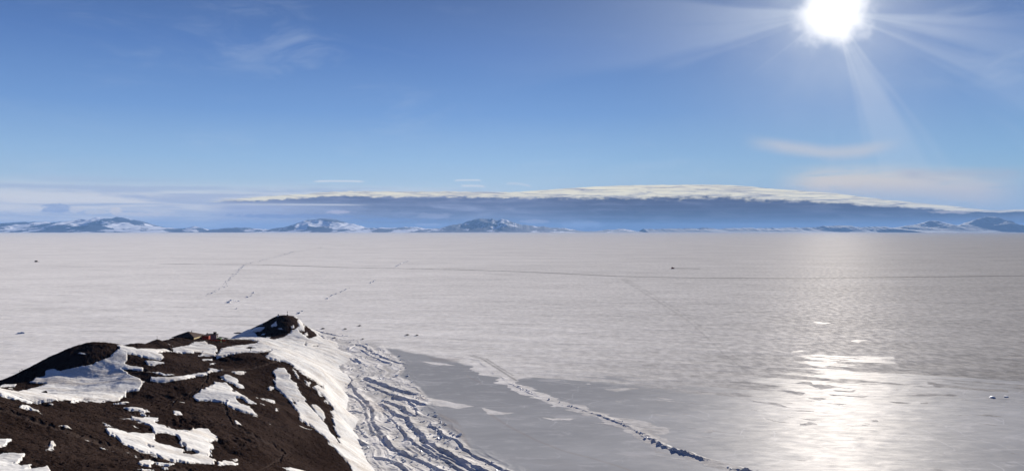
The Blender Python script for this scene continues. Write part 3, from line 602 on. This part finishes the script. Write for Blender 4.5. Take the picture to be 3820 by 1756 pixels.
# roads and tracks, and painted shade along the far ridge line
def track(pl, w0, dark, brk=0.0):
    global alb, bare
    P2 = [on_ice(*p) for p in pl]; d, run, _ = segdist(X, Y, P2)
    ww = np.maximum(w0, Y ** 2 / (H * F) * 0.55)
    f = np.exp(-(d / ww) ** 2)
    if brk: f = f * sstep(fbm(run / 25, run * 0, 350, 3), brk - .4, brk + .1)
    alb = alb * (1 - dark * f); bare = bare * (1 - 0.8 * f)
track([(600,984),(700,985),(980,987),(1300,998),(1500,1001),(1700,1005),(2000,1015),(2300,1030),(2600,1036),(3000,1038),(3400,1033),(3820,1028),(4100,1025)], 7, 0.7)
track([(2320,1040),(2400,1090),(2480,1140),(2560,1190),(2640,1260),(2700,1320),(2760,1365),(2790,1385)], 0.7, 0.13)
track([(2335,1040),(2420,1090),(2500,1140),(2580,1190),(2660,1258),(2720,1315),(2790,1365)], 0.6, 0.10)
track([(1750,1325),(1800,1338),(1850,1370),(1900,1402),(1930,1420)], 0.9, 0.45); track([(1765,1325),(1815,1338),(1865,1370),(1915,1400)], 0.8, 0.35)
track([(700,880),(700,880.5),(1200,892),(1650,886),(2200,880)], 12, 0.05)
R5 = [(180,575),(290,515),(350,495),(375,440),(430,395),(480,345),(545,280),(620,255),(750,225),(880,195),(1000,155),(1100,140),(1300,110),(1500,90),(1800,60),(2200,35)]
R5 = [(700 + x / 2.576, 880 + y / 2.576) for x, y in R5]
track(R5, 1.0, 0.05, 0.05)  # pressure ridge: faint shade of its ice blocks put into the snow albedo
track([(2515,1000.5),(2570,1000.8),(2600,1001.5)], 8, 0.9)
track([(600,0)][:0] or [(180,1000),(700,984.5)], 6, 0.12)
# faint stain tracks on the grey ice, brown shore patches
for pl in ([(1830,1545),(1900,1590),(2000,1640),(2100,1680),(2200,1705),(2300,1735),(2400,1770)], [(1740,1400),(1800,1430)]):
    d, run, _ = segdist(X, Y, [on_ice(*p) for p in pl]); stain = np.maximum(stain, 0.5 * np.exp(-(d / 0.7) ** 2))
stain = np.maximum(stain, sstep(n_s + 0.4 * n_b, 0.35, 0.8) * 0.55 * (0.25 + zone) * sstep(U, 1150, 1300) * sstep(U, 3900, 2600) * sstep(VV, 1200, 1300))
for p in ([(1560,1480),(1590,1478),(1600,1490),(1570,1492)], [(1600,1330),(1700,1338),(1720,1342),(1620,1345)], [(1620,1550),(1660,1570),(1720,1600),(1750,1640),(1755,1670),(1735,1650),(1700,1610),(1640,1575)], [(1630,1545),(1640,1540),(1700,1562),(1720,1590),(1700,1580)], [(2430,1650),(2450,1680),(2500,1690),(2450,1690)]):
    stain = np.maximum(stain, 0.55 * soft(p, 4))
ice = grid_mesh('sea_ice', X[::-1], Y[::-1], Zi[::-1], {'bare': bare[::-1], 'albedo': alb[::-1], 'stain': stain[::-1]}, M_ICE)
ice['kind'] = 'structure'; ice['label'] = 'frozen sea covered in wind packed snow with bare grey ice in the near bay'
def ice_z(x, y): return 0.0

# ------------------------------------------------------------------ mountains
def mountains(name, label, prof, D, depth, snow_bias, seed, base_v=867):
    pr = np.array(prof); u0, u1 = pr[0, 0], pr[-1, 0]
    us = np.linspace(u0, u1, max(120, int((u1 - u0) / 1.7))); ts = np.linspace(0, 1, 110)
    depth = depth * 1.9; U, Tt = np.meshgrid(us, ts); Yc = D + (Tt - 0.45) * depth; X = (U - CX) / F * D; Y = Yc
    skyz = H - (np.interp(us, pr[:, 0], pr[:, 1]) + fbm(us / 26, us * 0 + 3, seed, 5, 0.6) * 5.0 - 1 - HV) / F * D
    skyz = np.maximum(skyz, 20)[None]
    prf = np.interp(Tt, [0, 0.05, 0.45, 1], [0, 0.06, 1.0, 0.0])
    rg = fbm(X / 1500, Y / 2600, seed + 5, 5, 0.55, True)
    sh = np.interp(Tt, [0, 0.2, 0.45, 1], [0.6, 1, 0.05, 0.8])
    Z = skyz * prf ** (1.15) * (1 + sh * 0.55 * rg) - 8
    Z[0] = -30; Z[-1] = -30
    gl = fbm(X / 1300, Y / 2400, seed + 9, 5, 0.6)
    snow = snow_bias + gl * 0.9 + 0.25 * rg * -1 + 0.10 * (Z / skyz.max())
    o = grid_mesh(name, X, Y, Z, {'snow': snow}, M_MTN)
    o['kind'] = 'structure'; o['label'] = label
    return o
g1 = lambda P: [(x / 2.576, 640 + y / 2.576) for x, y in P]
g2 = lambda P: [(1000 + x / 2.576, 640 + y / 2.576) for x, y in P]
g3 = lambda P: [(2000 + x / 2.576, 640 + y / 2.576) for x, y in P]
g4 = lambda P: [(2900 + x / 2.8, 640 + y / 2.8) for x, y in P]
mountains('mountain_range', 'rugged snow streaked mountain range at the far left of the horizon',
  g1([(-700,560),(-300,540),(0,525),(80,505),(260,483),(430,485),(480,495),(600,483),(740,475),(770,460),(830,470),(880,450),(940,435),(980,450),(1080,450),(1120,437),(1170,445),(1240,468),(1290,470),(1340,495),(1400,515),(1450,525),(1550,535),(1700,548),(1780,552),(1850,575)]), 58000, 9000, 0.56, 400)
mountains('hills', 'low dark foothills between the left range and the cloud capped mountain',
  g1([(1600,570),(1700,552),(1780,548),(1870,530),(1950,550),(1990,572),(2050,555),(2150,545),(2250,542),(2450,548),(2576,552),(2700,560),(2760,575)]), 57000, 4000, 0.26, 420)
mountains('mountain_range', 'snowy mountain with its summit in cloud at the middle left of the horizon',
  g2([(-60,575),(60,555),(150,535),(230,520),(300,500),(360,480),(430,462),(500,455),(620,455),(700,475),(780,495),(850,515),(950,540),(1200,545),(1400,538),(1500,545),(1600,560),(1660,575)]), 60000, 8000, 0.62, 440)
mountains('mountain_range', 'dark blue peak left of the middle of the horizon under the cloud bank',
  g2([(1440,560),(1520,548),(1600,552),(1650,550),(1720,522),(1780,510),(1870,500),(1950,470),(2030,450),(2100,455),(2160,450),(2210,475),(2240,460),(2300,470),(2350,490),(2430,510),(2576,525),(2700,540),(2850,550),(3050,570),(3200,565),(3420,556),(3520,575)]), 58000, 7000, 0.30, 460)
mountains('hills', 'thin dark coast along the right half of the horizon below the cloud bank',
  g4([(-1400,600),(-900,596),(-400,592),(0,590),(350,585),(500,575),(650,568),(850,578),(1100,582),(1300,585),(1500,590),(2000,592),(2700,600),(3200,605)]), 60000, 3000, -0.5, 480)
mountains('mountain_range', 'faint dark peaks at the far right of the horizon beneath the cloud edge',
  g4([(1200,600),(1350,575),(1450,555),(1600,520),(1700,520),(1800,545),(1860,575),(1950,560),(2000,545),(2100,495),(2200,465),(2280,480),(2400,550),(2450,585),(2576,590),(2700,600),(3000,590),(3400,600)]), 56000, 6000, 0.02, 500)

# ------------------------------------------------------------------ haze
hz = bpy.data.meshes.new('haze'); bm = bmesh.new(); bmesh.ops.create_cube(bm, size=1.0)
for v_ in bm.verts: v_.co = Vector((v_.co.x * 300000, v_.co.y * 300000, -60 if v_.co.z < 0 else 1300))
bm.to_mesh(hz); bm.free(); ho = bpy.data.objects.new('haze', hz); C.objects.link(ho)
hm = bpy.data.materials.new('haze'); hm.use_nodes = True; hm.node_tree.nodes.clear()
o_ = hm.node_tree.nodes.new('ShaderNodeOutputMaterial'); pv = hm.node_tree.nodes.new('ShaderNodeVolumePrincipled')
pv.inputs['Color'].default_value = (0.28, 0.52, 0.96, 1); pv.inputs['Density'].default_value = 1.15e-5; pv.inputs['Anisotropy'].default_value = 0.0
hm.node_tree.links.new(pv.outputs[0], o_.inputs['Volume']); hz.materials.append(hm); ho['kind'] = 'stuff'


# ------------------------------------------------------------------ small things
def simple(name, col_, rough=0.8, metal=0.0, var=0.25, scale=3.0, bd=0.02):
    m, t, bs = new_mat(name); P = t.n.new('ShaderNodeTexCoord').outputs['Object']
    n = t.noise(P, scale, 5, 0.6)
    c = tuple(col_) + (1,); d = tuple(x * (1 - var) for x in col_) + (1,)
    t._in(bs.inputs['Base Color'], t.mix(t.ss(n, 0.35, 0.65), d, c)); bs.inputs['Roughness'].default_value = rough; bs.inputs['Metallic'].default_value = metal; bs.inputs['Specular IOR Level'].default_value = 0.12
    t.l.new(bump(t, n, bd, 0.6), bs.inputs['Normal']); return m
M_WOOD = simple('weathered_wood', (0.055, 0.035, 0.026)); M_ROOF = simple('weathered_roof', (0.070, 0.038, 0.025)); M_CREAM = simple('cream_boards', (0.62, 0.50, 0.28), var=0.1)
M_RUST = simple('red_paint', (0.42, 0.075, 0.045)); M_GREEN = simple('green_paint', (0.10, 0.20, 0.07)); M_GREY = simple('grey_paint', (0.24, 0.21, 0.20)); M_DARK = simple('black_iron', (0.02, 0.02, 0.022))
M_SEAL = simple('seal_fur', (0.035, 0.030, 0.030), 0.5, scale=1.5); M_ROCK = simple('scoria_boulder', (0.035, 0.024, 0.021), 0.95, scale=1.2, bd=0.1); M_BLOCK = simple('ice_block', (0.70, 0.72, 0.75), 0.5, scale=1.0, var=.12); M_GLASS = simple('dark_glass', (0.02, 0.025, 0.03), 0.1); M_ORNG = simple('orange_mesh', (0.75, 0.13, 0.04)); M_WHITE = simple('white_paint', (0.6, 0.6, 0.6))

class MB:
    """collects shapes and links them as one mesh object"""
    def __init__(s): s.bm = bmesh.new()
    def box(s, c, d, rz=0, rx=0, ry=0, bev=0.0):
        r = bmesh.ops.create_cube(s.bm, size=1.0); vs_ = r['verts']
        M = Matrix.Translation(c) @ Matrix.Rotation(rz, 4, 'Z') @ Matrix.Rotation(rx, 4, 'X') @ Matrix.Rotation(ry, 4, 'Y') @ Matrix.Diagonal((*d, 1))
        bmesh.ops.transform(s.bm, matrix=M, verts=vs_)
        if bev: bmesh.ops.bevel(s.bm, geom=list({e for v_ in vs_ for e in v_.link_edges}), offset=bev, segments=2, affect='EDGES')
        return s
    def cyl(s, p, q, r1, r2=None, n=10):
        p, q = Vector(p), Vector(q); d = q - p
        M = Matrix.Translation((p + q) / 2) @ d.to_track_quat('Z', 'Y').to_matrix().to_4x4()
        bmesh.ops.create_cone(s.bm, cap_ends=True, segments=n, radius1=r1, radius2=r1 if r2 is None else r2, depth=d.length, matrix=M); return s
    def poly(s, vs_, fs):
        b = [s.bm.verts.new(v_) for v_ in vs_]
        for f in fs: s.bm.faces.new([b[i] for i in f])
        return s
    def rock(s, c, r, flat=0.7, seed=0, sub=2):
        q = bmesh.ops.create_icosphere(s.bm, subdivisions=sub, radius=1.0)['verts']; rr = random.Random(seed)
        ax = [Vector([rr.gauss(0, 1) for _ in range(3)]).normalized() for _ in range(9)]; cut = [rr.uniform(0.55, 0.95) for _ in ax]
        for v_ in q:
            d = v_.co.normalized(); k = 1.0
            for a, cc in zip(ax, cut):
                dp = d.dot(a)
                if dp > cc: k = min(k, cc / dp)
            v_.co = Vector(c) + Vector((d.x * r * k * 1.15, d.y * r * k, d.z * r * k * flat))
        return s
    def build(s, name, mat, parent=None, loc=(0, 0, 0), rz=0, smooth=False):
        bmesh.ops.recalc_face_normals(s.bm, faces=s.bm.faces); me = bpy.data.meshes.new(name); s.bm.to_mesh(me); s.bm.free()
        if smooth: me.polygons.foreach_set('use_smooth', [True] * len(me.polygons))
        me.materials.append(mat); o = bpy.data.objects.new(name, me); C.objects.link(o)
        o.location = loc; o.rotation_euler = (0, 0, rz)
        if parent: o.parent = parent
        return o
def thing(name, label, cat, loc, rz=0, group=None):
    o = bpy.data.objects.new(name, None); C.objects.link(o); o.location = loc; o.rotation_euler = (0, 0, rz); o.empty_display_size = 0.5
    return tag(o, label, cat, group)
def tag(o, label, cat, group=None):
    o['label'] = label; o['category'] = cat
    if group: o['group'] = group
    return o
def ground(u, D, sink=0.0):
    x = (u - CX) / F * D; return Vector((x, D, land_z(x, D) - sink))

# the old hut: pyramid roof running out over a veranda
hp = ground(702, 458, 0.1)
hut = thing('wooden_hut', 'dark weathered wooden hut with a low pyramid roof and cream boarded end', 'hut', hp, R(-4))
MB().box((0, 0, 0.6), (8.6, 8.6, 3.0)).build('wall', M_WOOD, hut)
rf = MB(); e, k, za, zm, ze = 6.6, 3.8, 4.35, 2.95, 1.85
ring = lambda s_, z: [(-s_, -s_, z), (s_, -s_, z), (s_, s_, z), (-s_, s_, z)]
rf.poly([(0, 0, za)] + ring(k, zm) + ring(e, ze) + ring(e, ze - 0.18), [(0, 1, 2), (0, 2, 3), (0, 3, 4), (0, 4, 1)] + [(1 + i, 5 + i, 5 + (i + 1) % 4, 1 + (i + 1) % 4) for i in range(4)] + [(5 + i, 9 + i, 9 + (i + 1) % 4, 5 + (i + 1) % 4) for i in range(4)] + [(12, 11, 10, 9)])
roof = rf.build('roof', M_ROOF, hut)
MB().cyl((1.6, 1.0, 3.2), (1.6, 1.0, 4.9), 0.14).build('chimney_pipe', M_DARK, roof)
for i in range(5):
    for sx, sy in ((-1, 0), (0, -1), (1, 0)):
        tt = -6.1 + i * 3.05
        p = (sx * 6.1 if sx else tt, sy * 6.1 if sy else tt, 0)
        if (sx and i == 4) or (sx == 1 and i == 0) or (sx == -1 and i == 0): continue
        MB().box((p[0], p[1], 0.9), (0.16, 0.16, 1.9)).build('veranda_post', M_WOOD, hut)
MB().box((6.28, 0, 1.2), (0.08, 12.2, 1.05)).build('end_boards', M_CREAM, hut)
MB().box((4.36, -1.5, 0.95), (0.12, 1.0, 1.9)).build('door', M_RUST, hut)
MB().box((-2.0, -4.36, 1.2), (0.9, 0.1, 0.8)).build('window', M_GLASS, hut); MB().box((2.0, -4.36, 1.2), (0.9, 0.1, 0.8)).build('window', M_GLASS, hut)

# low red container row and the equipment beside the hut
p = ground(752, 462, -0.1)
cr = thing('red_container', 'long low faded red container between the hut and the grey plant shed', 'container', p, R(-4))
MB().box((0, 0, 0.55), (9.4, 2.2, 2.0), bev=0.04).build('container_body', M_RUST, cr)
m_ = MB()
for i in range(18): m_.box((-4.5 + i * 0.53, -1.13, 0.75), (0.14, 0.07, 1.4))
m_.build('corrugation', M_RUST, cr); MB().box((0, 0, 1.62), (9.5, 2.3, 0.08)).build('lid', M_WOOD, cr)
p = ground(795, 472, -0.35)
sh = thing('plant_shed', 'grey plant shed with a small dark turret on its roof right of the hut', 'shed', p, R(-2))
MB().box((-0.6, 0, 1.0), (6.2, 3.0, 3.4), bev=0.05).build('wall', M_GREY, sh)
MB().cyl((-4.4, -1.3, 1.6), (-4.4, 1.3, 1.6), 0.95, n=18).build('tank', M_GREY, sh)
rr_ = MB().box((-0.6, 0, 2.78), (6.5, 3.3, 0.16)).build('roof', M_DARK, sh)
MB().box((1.1, 0, 3.45), (1.5, 1.5, 1.2), bev=0.08).build('turret', M_DARK, sh)
MB().box((1.1, -0.77, 3.55), (0.8, 0.04, 0.4)).build('window', M_GLASS, sh)
MB().box((-3.2, -0.6, 3.15), (0.7, 0.7, 0.62)).build('vent', M_GREY, sh)
m_ = MB()
for x_ in (-3.0, -1.9, -0.8, 0.2): m_.box((x_, -1.5, 3.1), (0.06, 0.06, 0.55))
m_.box((-1.4, -1.5, 3.36), (3.3, 0.06, 0.06)).build('railing', M_DARK, sh)
for x_ in (-2.6, -1.0, 0.6): MB().box((x_, -1.52, 1.5), (0.5, 0.06, 0.55)).build('window', M_GLASS, sh)
m_ = MB(); m_.cyl((2.3, -1.2, 2.9), (3.4, -1.2, 1.4), 0.09).build('stair_rail', M_DARK, sh)
p = ground(817, 466, -0.1)
gc = thing('green_crate', 'small green tank box at the right end of the grey plant shed', 'tank', p, R(6))
MB().box((0, 0, 0.75), (2.4, 1.8, 2.3), bev=0.08).build('tank_body', M_GREEN, gc); MB().box((0, 0, 1.95), (1.0, 0.8, 0.2), bev=0.05).build('hatch', M_GREEN, gc); MB().box((-1.28, -0.5, 0.9), (0.12, 0.5, 1.7)).build('filler_panel', M_CREAM, gc)
p = ground(806, 458, -0.1)
fe = thing('snow_fence', 'low orange red mesh fence in front of the grey plant shed', 'fence', p, R(-3))
MB().box((0, 0, 0.62), (11.6, 0.05, 0.8)).build('mesh_panel', M_ORNG, fe)
for i in range(6): MB().cyl((-5.8 + i * 2.32, -0.08, -0.3), (-5.8 + i * 2.32, -0.08, 1.25), 0.05, n=6).build('post', M_DARK, fe)
p = ground(832, 476, -0.2)
ra = thing('loading_ramp', 'dark loading ramp sloping down to the right of the green tank', 'ramp', p, R(-6))
MB().box((0.2, 0, 1.55), (5.2, 1.6, 0.18), ry=R(9)).build('deck', M_DARK, ra); MB().box((-1.2, 0, 0.75), (0.25, 1.3, 1.7)).build('trestle', M_DARK, ra); MB().box((1.3, 0, 0.6), (0.25, 1.3, 1.3)).build('trestle', M_DARK, ra); MB().cyl((-2.2, -0.8, 2.3), (4.4, -0.8, 1.45), 0.06).build('handrail', M_DARK, ra)
p = ground(714, 482, 0.3)
mast = thing('flag_pole', 'thin dark pole standing behind the roof of the wooden hut', 'pole', p)
MB().cyl((0, 0, 0), (0, 0, 5.6), 0.09, 0.05).build('pole', M_DARK, mast); MB().cyl((0, 0, 5.6), (0, 0, 5.75), 0.11).build('cap', M_DARK, mast)

# the memorial cross and cairn on the point
def crest(u, D0, D1):
    best = None
    for D in np.linspace(D0, D1, 30):
        g = ground(u, D); v = (H - g.z) / D
        if best is None or v < best[0]: best = (v, g)
    return best[1]
g = crest(1072, 648, 668)
cs = thing('memorial_cross', 'tall thin wooden cross on the summit of the snow streaked point', 'cross', g - Vector((0, 0, .2)), R(62))
MB().box((0, 0, 1.7), (0.2, 0.2, 3.5)).build('upright', M_WOOD, cs); MB().box((0, 0, 2.75), (1.3, 0.16, 0.18)).build('crossbar', M_WOOD, cs)
m_ = MB()
for i in range(16):
    a_ = i * 2.4; r_ = 0.25 + 0.03 * i; m_.rock((math.cos(a_) * r_, math.sin(a_) * r_, 0.55 - 0.03 * i), 0.3, seed=i, sub=1)
m_.build('stone_base', M_ROCK, cs)
g = crest(1038, 645, 665)
m_ = MB()
for i in range(14): m_.rock((math.cos(i * 2.4) * 0.45 * (1 - i / 16), math.sin(i * 2.4) * 0.45 * (1 - i / 16), 0.15 + i * 0.08), 0.36 - 0.012 * i, seed=40 + i, sub=1)
tag(m_.build('cairn', M_ROCK, None, g), 'small stone cairn left of the cross on the point', 'cairn')

def stake(name, label, cat, pos, h, r, lean=0, top=True, m=M_WOOD):
    t_ = thing(name, label, cat, pos - Vector((0, 0, .15))); t_.rotation_euler = (0, lean, 0)
    MB().cyl((0, 0, 0), (0, 0, h), r, r * 0.8, 8).build('post', m, t_)
    if top: MB().box((0, 0, h + 0.03), (r * 3.4, r * 3.4, 0.10)).build('cap', m, t_)
    return t_
stake('marker_post', 'stout dark marker post on the crest of the middle ridge', 'post', crest(935, 390, 412), 1.45, 0.17)
stake('marker_stake', 'thin stake on the ridge left of the wooden hut', 'stake', crest(586, 390, 410), 1.5, 0.07)
stake('marker_stake', 'short stake on the dark slope near the left edge', 'stake', crest(74, 285, 310), 0.55, 0.10)
x_, y_ = on_ice(84, 1386)
stake('flag_stake', 'leaning dark stake standing in the ice beyond the left slope', 'stake', Vector((x_, y_, 0)), 1.9, 0.13, R(-10))

# boulders on the headland
for u, D, r, lb in ((167, 268, 1.1, 'rounded dark boulder beside the blue shadowed snow at the left'), (636, 372, 1.5, 'squat dark boulder in the snow gap below the hut'), (543, 300, 0.9, 'dark boulder at the edge of the central snow patch')):
    g = ground(u, D)
    tag(MB().rock((0, 0, 0), r, 0.85, seed=int(u), sub=3).build('boulder', M_ROCK, None, g + Vector((0, 0, r * 0.3))), lb, 'boulder')
x_, y_ = on_ice(892, 1242)
m_ = MB()
for i, (a_, b_, r_) in enumerate(((0, 0, 2.6), (2.6, 0.4, 1.9), (-2.4, -0.3, 1.7), (4.2, 0.2, 1.0))): m_.rock((a_, b_, 0), r_, 0.32, seed=60 + i, sub=3)
tag(m_.build('rock_outcrop', M_ROCK, None, (x_, y_, 0.1)), 'low dark rock rising from the ice left of the point', 'rock')

# seals hauled out on the ice
def seal_mesh():
    bm = bmesh.new(); n = 12
    st = [(-1.45, 0.05, .05, .10), (-1.3, 0.10, .07, .12), (-1.1, .16, .12, .15), (-0.7, .30, .25, .25), (-0.2, .42, .36, .34), (0.3, .45, .38, .36), (0.7, .36, .32, .34), (0.95, .24, .24, .33), (1.15, .20, .20, .34), (1.32, .14, .13, .30), (1.42, .05, .05, .27)]
    rings = [[bm.verts.new((x, w_ * math.cos(2 * PI * k / n), zc + h_ * math.sin(2 * PI * k / n))) for k in range(n)] for x, w_, h_, zc in st]
    for a_, b_ in zip(rings[:-1], rings[1:]):
        for k in range(n): bm.faces.new((a_[k], a_[(k + 1) % n], b_[(k + 1) % n], b_[k]))
    bm.faces.new(rings[0][::-1]); bm.faces.new(rings[-1])
    for sg in (-1, 1):      # hind and fore flippers
        for pts_ in ([(-1.4, .03 * sg, .08), (-1.85, .30 * sg, .10), (-1.95, .12 * sg, .06), (-1.5, .0, .04)], [(0.55, .38 * sg, .22), (0.75, .40 * sg, .14), (0.35, .78 * sg, .03), (0.20, .66 * sg, .04)]):
            lo = [bm.verts.new(p_) for p_ in pts_]; hi = [bm.verts.new((p_[0], p_[1], p_[2] + .05)) for p_ in pts_]
            bm.faces.new(lo[::-1]); bm.faces.new(hi)
            for k in range(4): bm.faces.new((lo[k], lo[(k + 1) % 4], hi[(k + 1) % 4], hi[k]))
    bmesh.ops.recalc_face_normals(bm, faces=bm.faces); me = bpy.data.meshes.new('seal'); bm.to_mesh(me); bm.free()
    me.polygons.foreach_set('use_smooth', [True] * len(me.polygons)); me.materials.append(M_SEAL); return me
sm_ = seal_mesh()
for u, v, rz, s_, lb in ((1519, 1250, 4, 1.15, 'left seal of the pair lying on the snow above the grey ice'), (1555, 1251, -12, 0.95, 'right seal of the pair lying on the snow above the grey ice'),
    (1341, 1216, 8, 1.1, 'farthest dark seal resting right of the point'), (1287, 1228, -8, 1.15, 'dark seal at the right end of the faint track from the point'),
    (1204, 1227, 2, 1.2, 'dark seal lying nearest the tip of the point'), (1353, 1265, -20, 0.85, 'small lone seal between the track and the rough shore ice'), (1247, 1261, -10, 1.0, 'dark seal beside the blue cracks of the shore ice')):
    x_, y_ = on_ice(u, v); o = bpy.data.objects.new('seal', sm_); C.objects.link(o); o.location = (x_, y_, 0.15); o.rotation_euler = (0, 0, R(rz)); o.scale = (s_ * 1.1, s_ * 1.2, s_ * 1.15)
    tag(o, lb, 'seal', 'seals lying on the sea ice')

# far huts on the ice
x_, y_ = on_ice(135, 977)
fh = thing('fishing_hut', 'tiny dark hut alone on the ice at the far left', 'hut', (x_, y_, 0.1), R(10))
MB().box((0, 0, 2.0), (6.5, 4, 3.4)).build('cabin', M_WOOD, fh); MB().box((0, 0, 3.8), (6.9, 4.4, 0.3)).build('roof', M_DARK, fh); MB().box((0, 0, 0.15), (7.4, 3.0, 0.3)).build('sled_base', M_DARK, fh); MB().box((6.8, 0, 0.6), (1.6, 1.2, 1.2)).build('crate', M_DARK, fh)
x_, y_ = on_ice(2510, 1002)
tv = thing('tracked_vehicle', 'small dark tracked vehicle on the ice above the long road line', 'vehicle', (x_, y_, 0.1), R(4))
MB().box((0, 0, 1.5), (6.6, 2.6, 1.5), bev=.15).build('body', M_RUST, tv); MB().box((-1.2, 0, 2.9), (3.0, 2.4, 1.5), bev=.2).build('cab', M_DARK, tv); MB().box((-1.2, -1.23, 3.0), (2.2, 0.06, 0.8)).build('window', M_GLASS, tv)
for sy in (-1, 1): MB().box((0, sy * 1.5, 0.55), (6.8, 0.6, 1.1), bev=.3).build('track', M_DARK, tv)
MB().box((2.3, 0, 2.5), (1.4, 2.2, .5)).build('cargo', M_DARK, tv)

# ice rubble along pressure ridges, and lone blocks
def blocks(bm_, x, y, z, s_, rr):
    bm_.box((x, y, z + s_ * 0.25), (s_ * rr.uniform(.7, 1.8), s_ * rr.uniform(.4, .9), s_ * rr.uniform(.35, .9)), rr.uniform(0, PI), rr.uniform(-.5, .5), rr.uniform(-.5, .5))
rr = random.Random(3); m_ = MB()
def along(pl, step, sz, spread, far=1.0):
    P2 = [Vector(on_ice(*p)) for p in pl]; acc = 0
    for a_, b_ in zip(P2[:-1], P2[1:]):
        L = (b_ - a_).length; k_ = acc
        while k_ < L:
            q = a_.lerp(b_, k_ / L); n_ = Vector((-(b_ - a_).y, (b_ - a_).x)) / L
            o_ = q + n_ * rr.gauss(0, spread); blocks(m_, o_.x, o_.y, 0.05, sz * rr.uniform(0.4, 1.3) * rr.choice((0.6, 1, 1, 1.5)), rr); k_ += step * rr.expovariate(1.0) + 0.2
        acc = k_ - L
along(R5[:7], 6.0, 0.8, 2.2); along(R5[6:11], 16, 1.3, 4.5); along(R5[10:14], 50, 1.8, 7)
for pl in ([(1320,605),(1430,555),(1550,500)], [(1760,455),(1800,425)], [(1990,300),(2050,265),(2140,235)], [(390,650),(410,610),(480,630)], [(460,700),(520,700)], [(560,600),(610,575),(630,545)], [(1070,745),(1095,715)]):
    along([(700 + x / 2.576, 880 + y / 2.576) for x, y in pl], 7, 1.1, 1.2)
for k_, (pl, w0, h0) in enumerate(RID): along(c3(pl), 2.2, 0.42 + 0.10 * h0, w0 * 0.5)
along(crackl[4:], 2.6, 0.5, 0.9)
for _ in range(1100):
    u_, v_ = rr.uniform(1180, 1720), rr.uniform(1245, 1756)
    if pip(np.array([u_]), np.array([v_]), [(1170,1235),(1300,1262),(1420,1285),(1520,1345),(1512,1385),(1560,1430),(1600,1480),(1640,1545),(1700,1600),(1770,1665),(1600,1800),(1400,1800),(1300,1560),(1180,1400)])[0]:
        x_, y_ = on_ice(u_, v_); blocks(m_, x_, y_, 0, rr.uniform(.25, 1.15) * rr.random() + .2, rr)
rub = m_.build('ice_rubble', M_BLOCK); rub['kind'] = 'stuff'; rub['label'] = 'broken ice rubble along the pressure ridges'
x_, y_ = on_ice(80, 1243); m_ = MB()
for i, (a_, b_, s_) in enumerate(((-1.3, 0, 1.6), (-.4, .2, 1.7), (.5, -.1, 2.0), (1.3, .1, 1.7), (-2.0, 0.1, 1.5), (-2.7, 0, 1.3), (2.0, 0, 1.4))): blocks(m_, a_, b_, 0, s_, rr)
tag(m_.build('ice_hummock', M_BLOCK, None, (x_, y_, 0)), 'jagged hummock of upended ice blocks left of the headland', 'ice block')
for u, v, s_, lb in ((3700, 1482, 1.5, 'small pale ice lump on the grey ice at the right edge'), (3752, 1479, 1.1, 'right hand one of the two ice lumps near the right edge')):
    x_, y_ = on_ice(u, v); m_ = MB().rock((0, 0, 0), s_, .45, seed=int(u), sub=3); tag(m_.build('ice_lump', M_BLOCK, None, (x_, y_, 0.1), smooth=True), lb, 'ice block')

# loose stones over the scoria
m_ = bmesh.new(); rr2 = np.random.default_rng(5); vv, ff = [], []
base_ico = bmesh.new(); bmesh.ops.create_icosphere(base_ico, subdivisions=1, radius=1.0); bv = np.array([v_.co[:] for v_ in base_ico.verts]); bf = np.array([[v_.index for v_ in f.verts] for f in base_ico.faces]); base_ico.free()
cand_r, cand_c = np.where((mask0 < 0.2) & keep0)
sel = rr2.integers(0, len(cand_r), 2600); tot = 0
for i_ in sel:
    a_, b_ = cand_r[i_], cand_c[i_]
    s_ = 0.06 + 0.22 * rr2.random() ** 4
    k_ = bv * (0.7 + 0.5 * rr2.random((len(bv), 1))) * np.array([1.2, 1, .7]) * s_ + np.array([LX[a_, b_], LY[a_, b_], LZ[a_, b_] + s_ * .2])
    vv.append(k_); ff.append(bf + tot); tot += len(bv)
me = bpy.data.meshes.new('scattered_stones'); me.from_pydata(np.concatenate(vv).tolist(), [], np.concatenate(ff).tolist()); me.materials.append(M_ROCK); m_.free()
o = bpy.data.objects.new('scattered_stones', me); C.objects.link(o); o['kind'] = 'stuff'; o['label'] = 'loose volcanic stones scattered over the dark slopes'

sc.cycles.use_denoising = True
sc.cycles.volume_bounces = 0
sc.cycles.max_bounces = 4
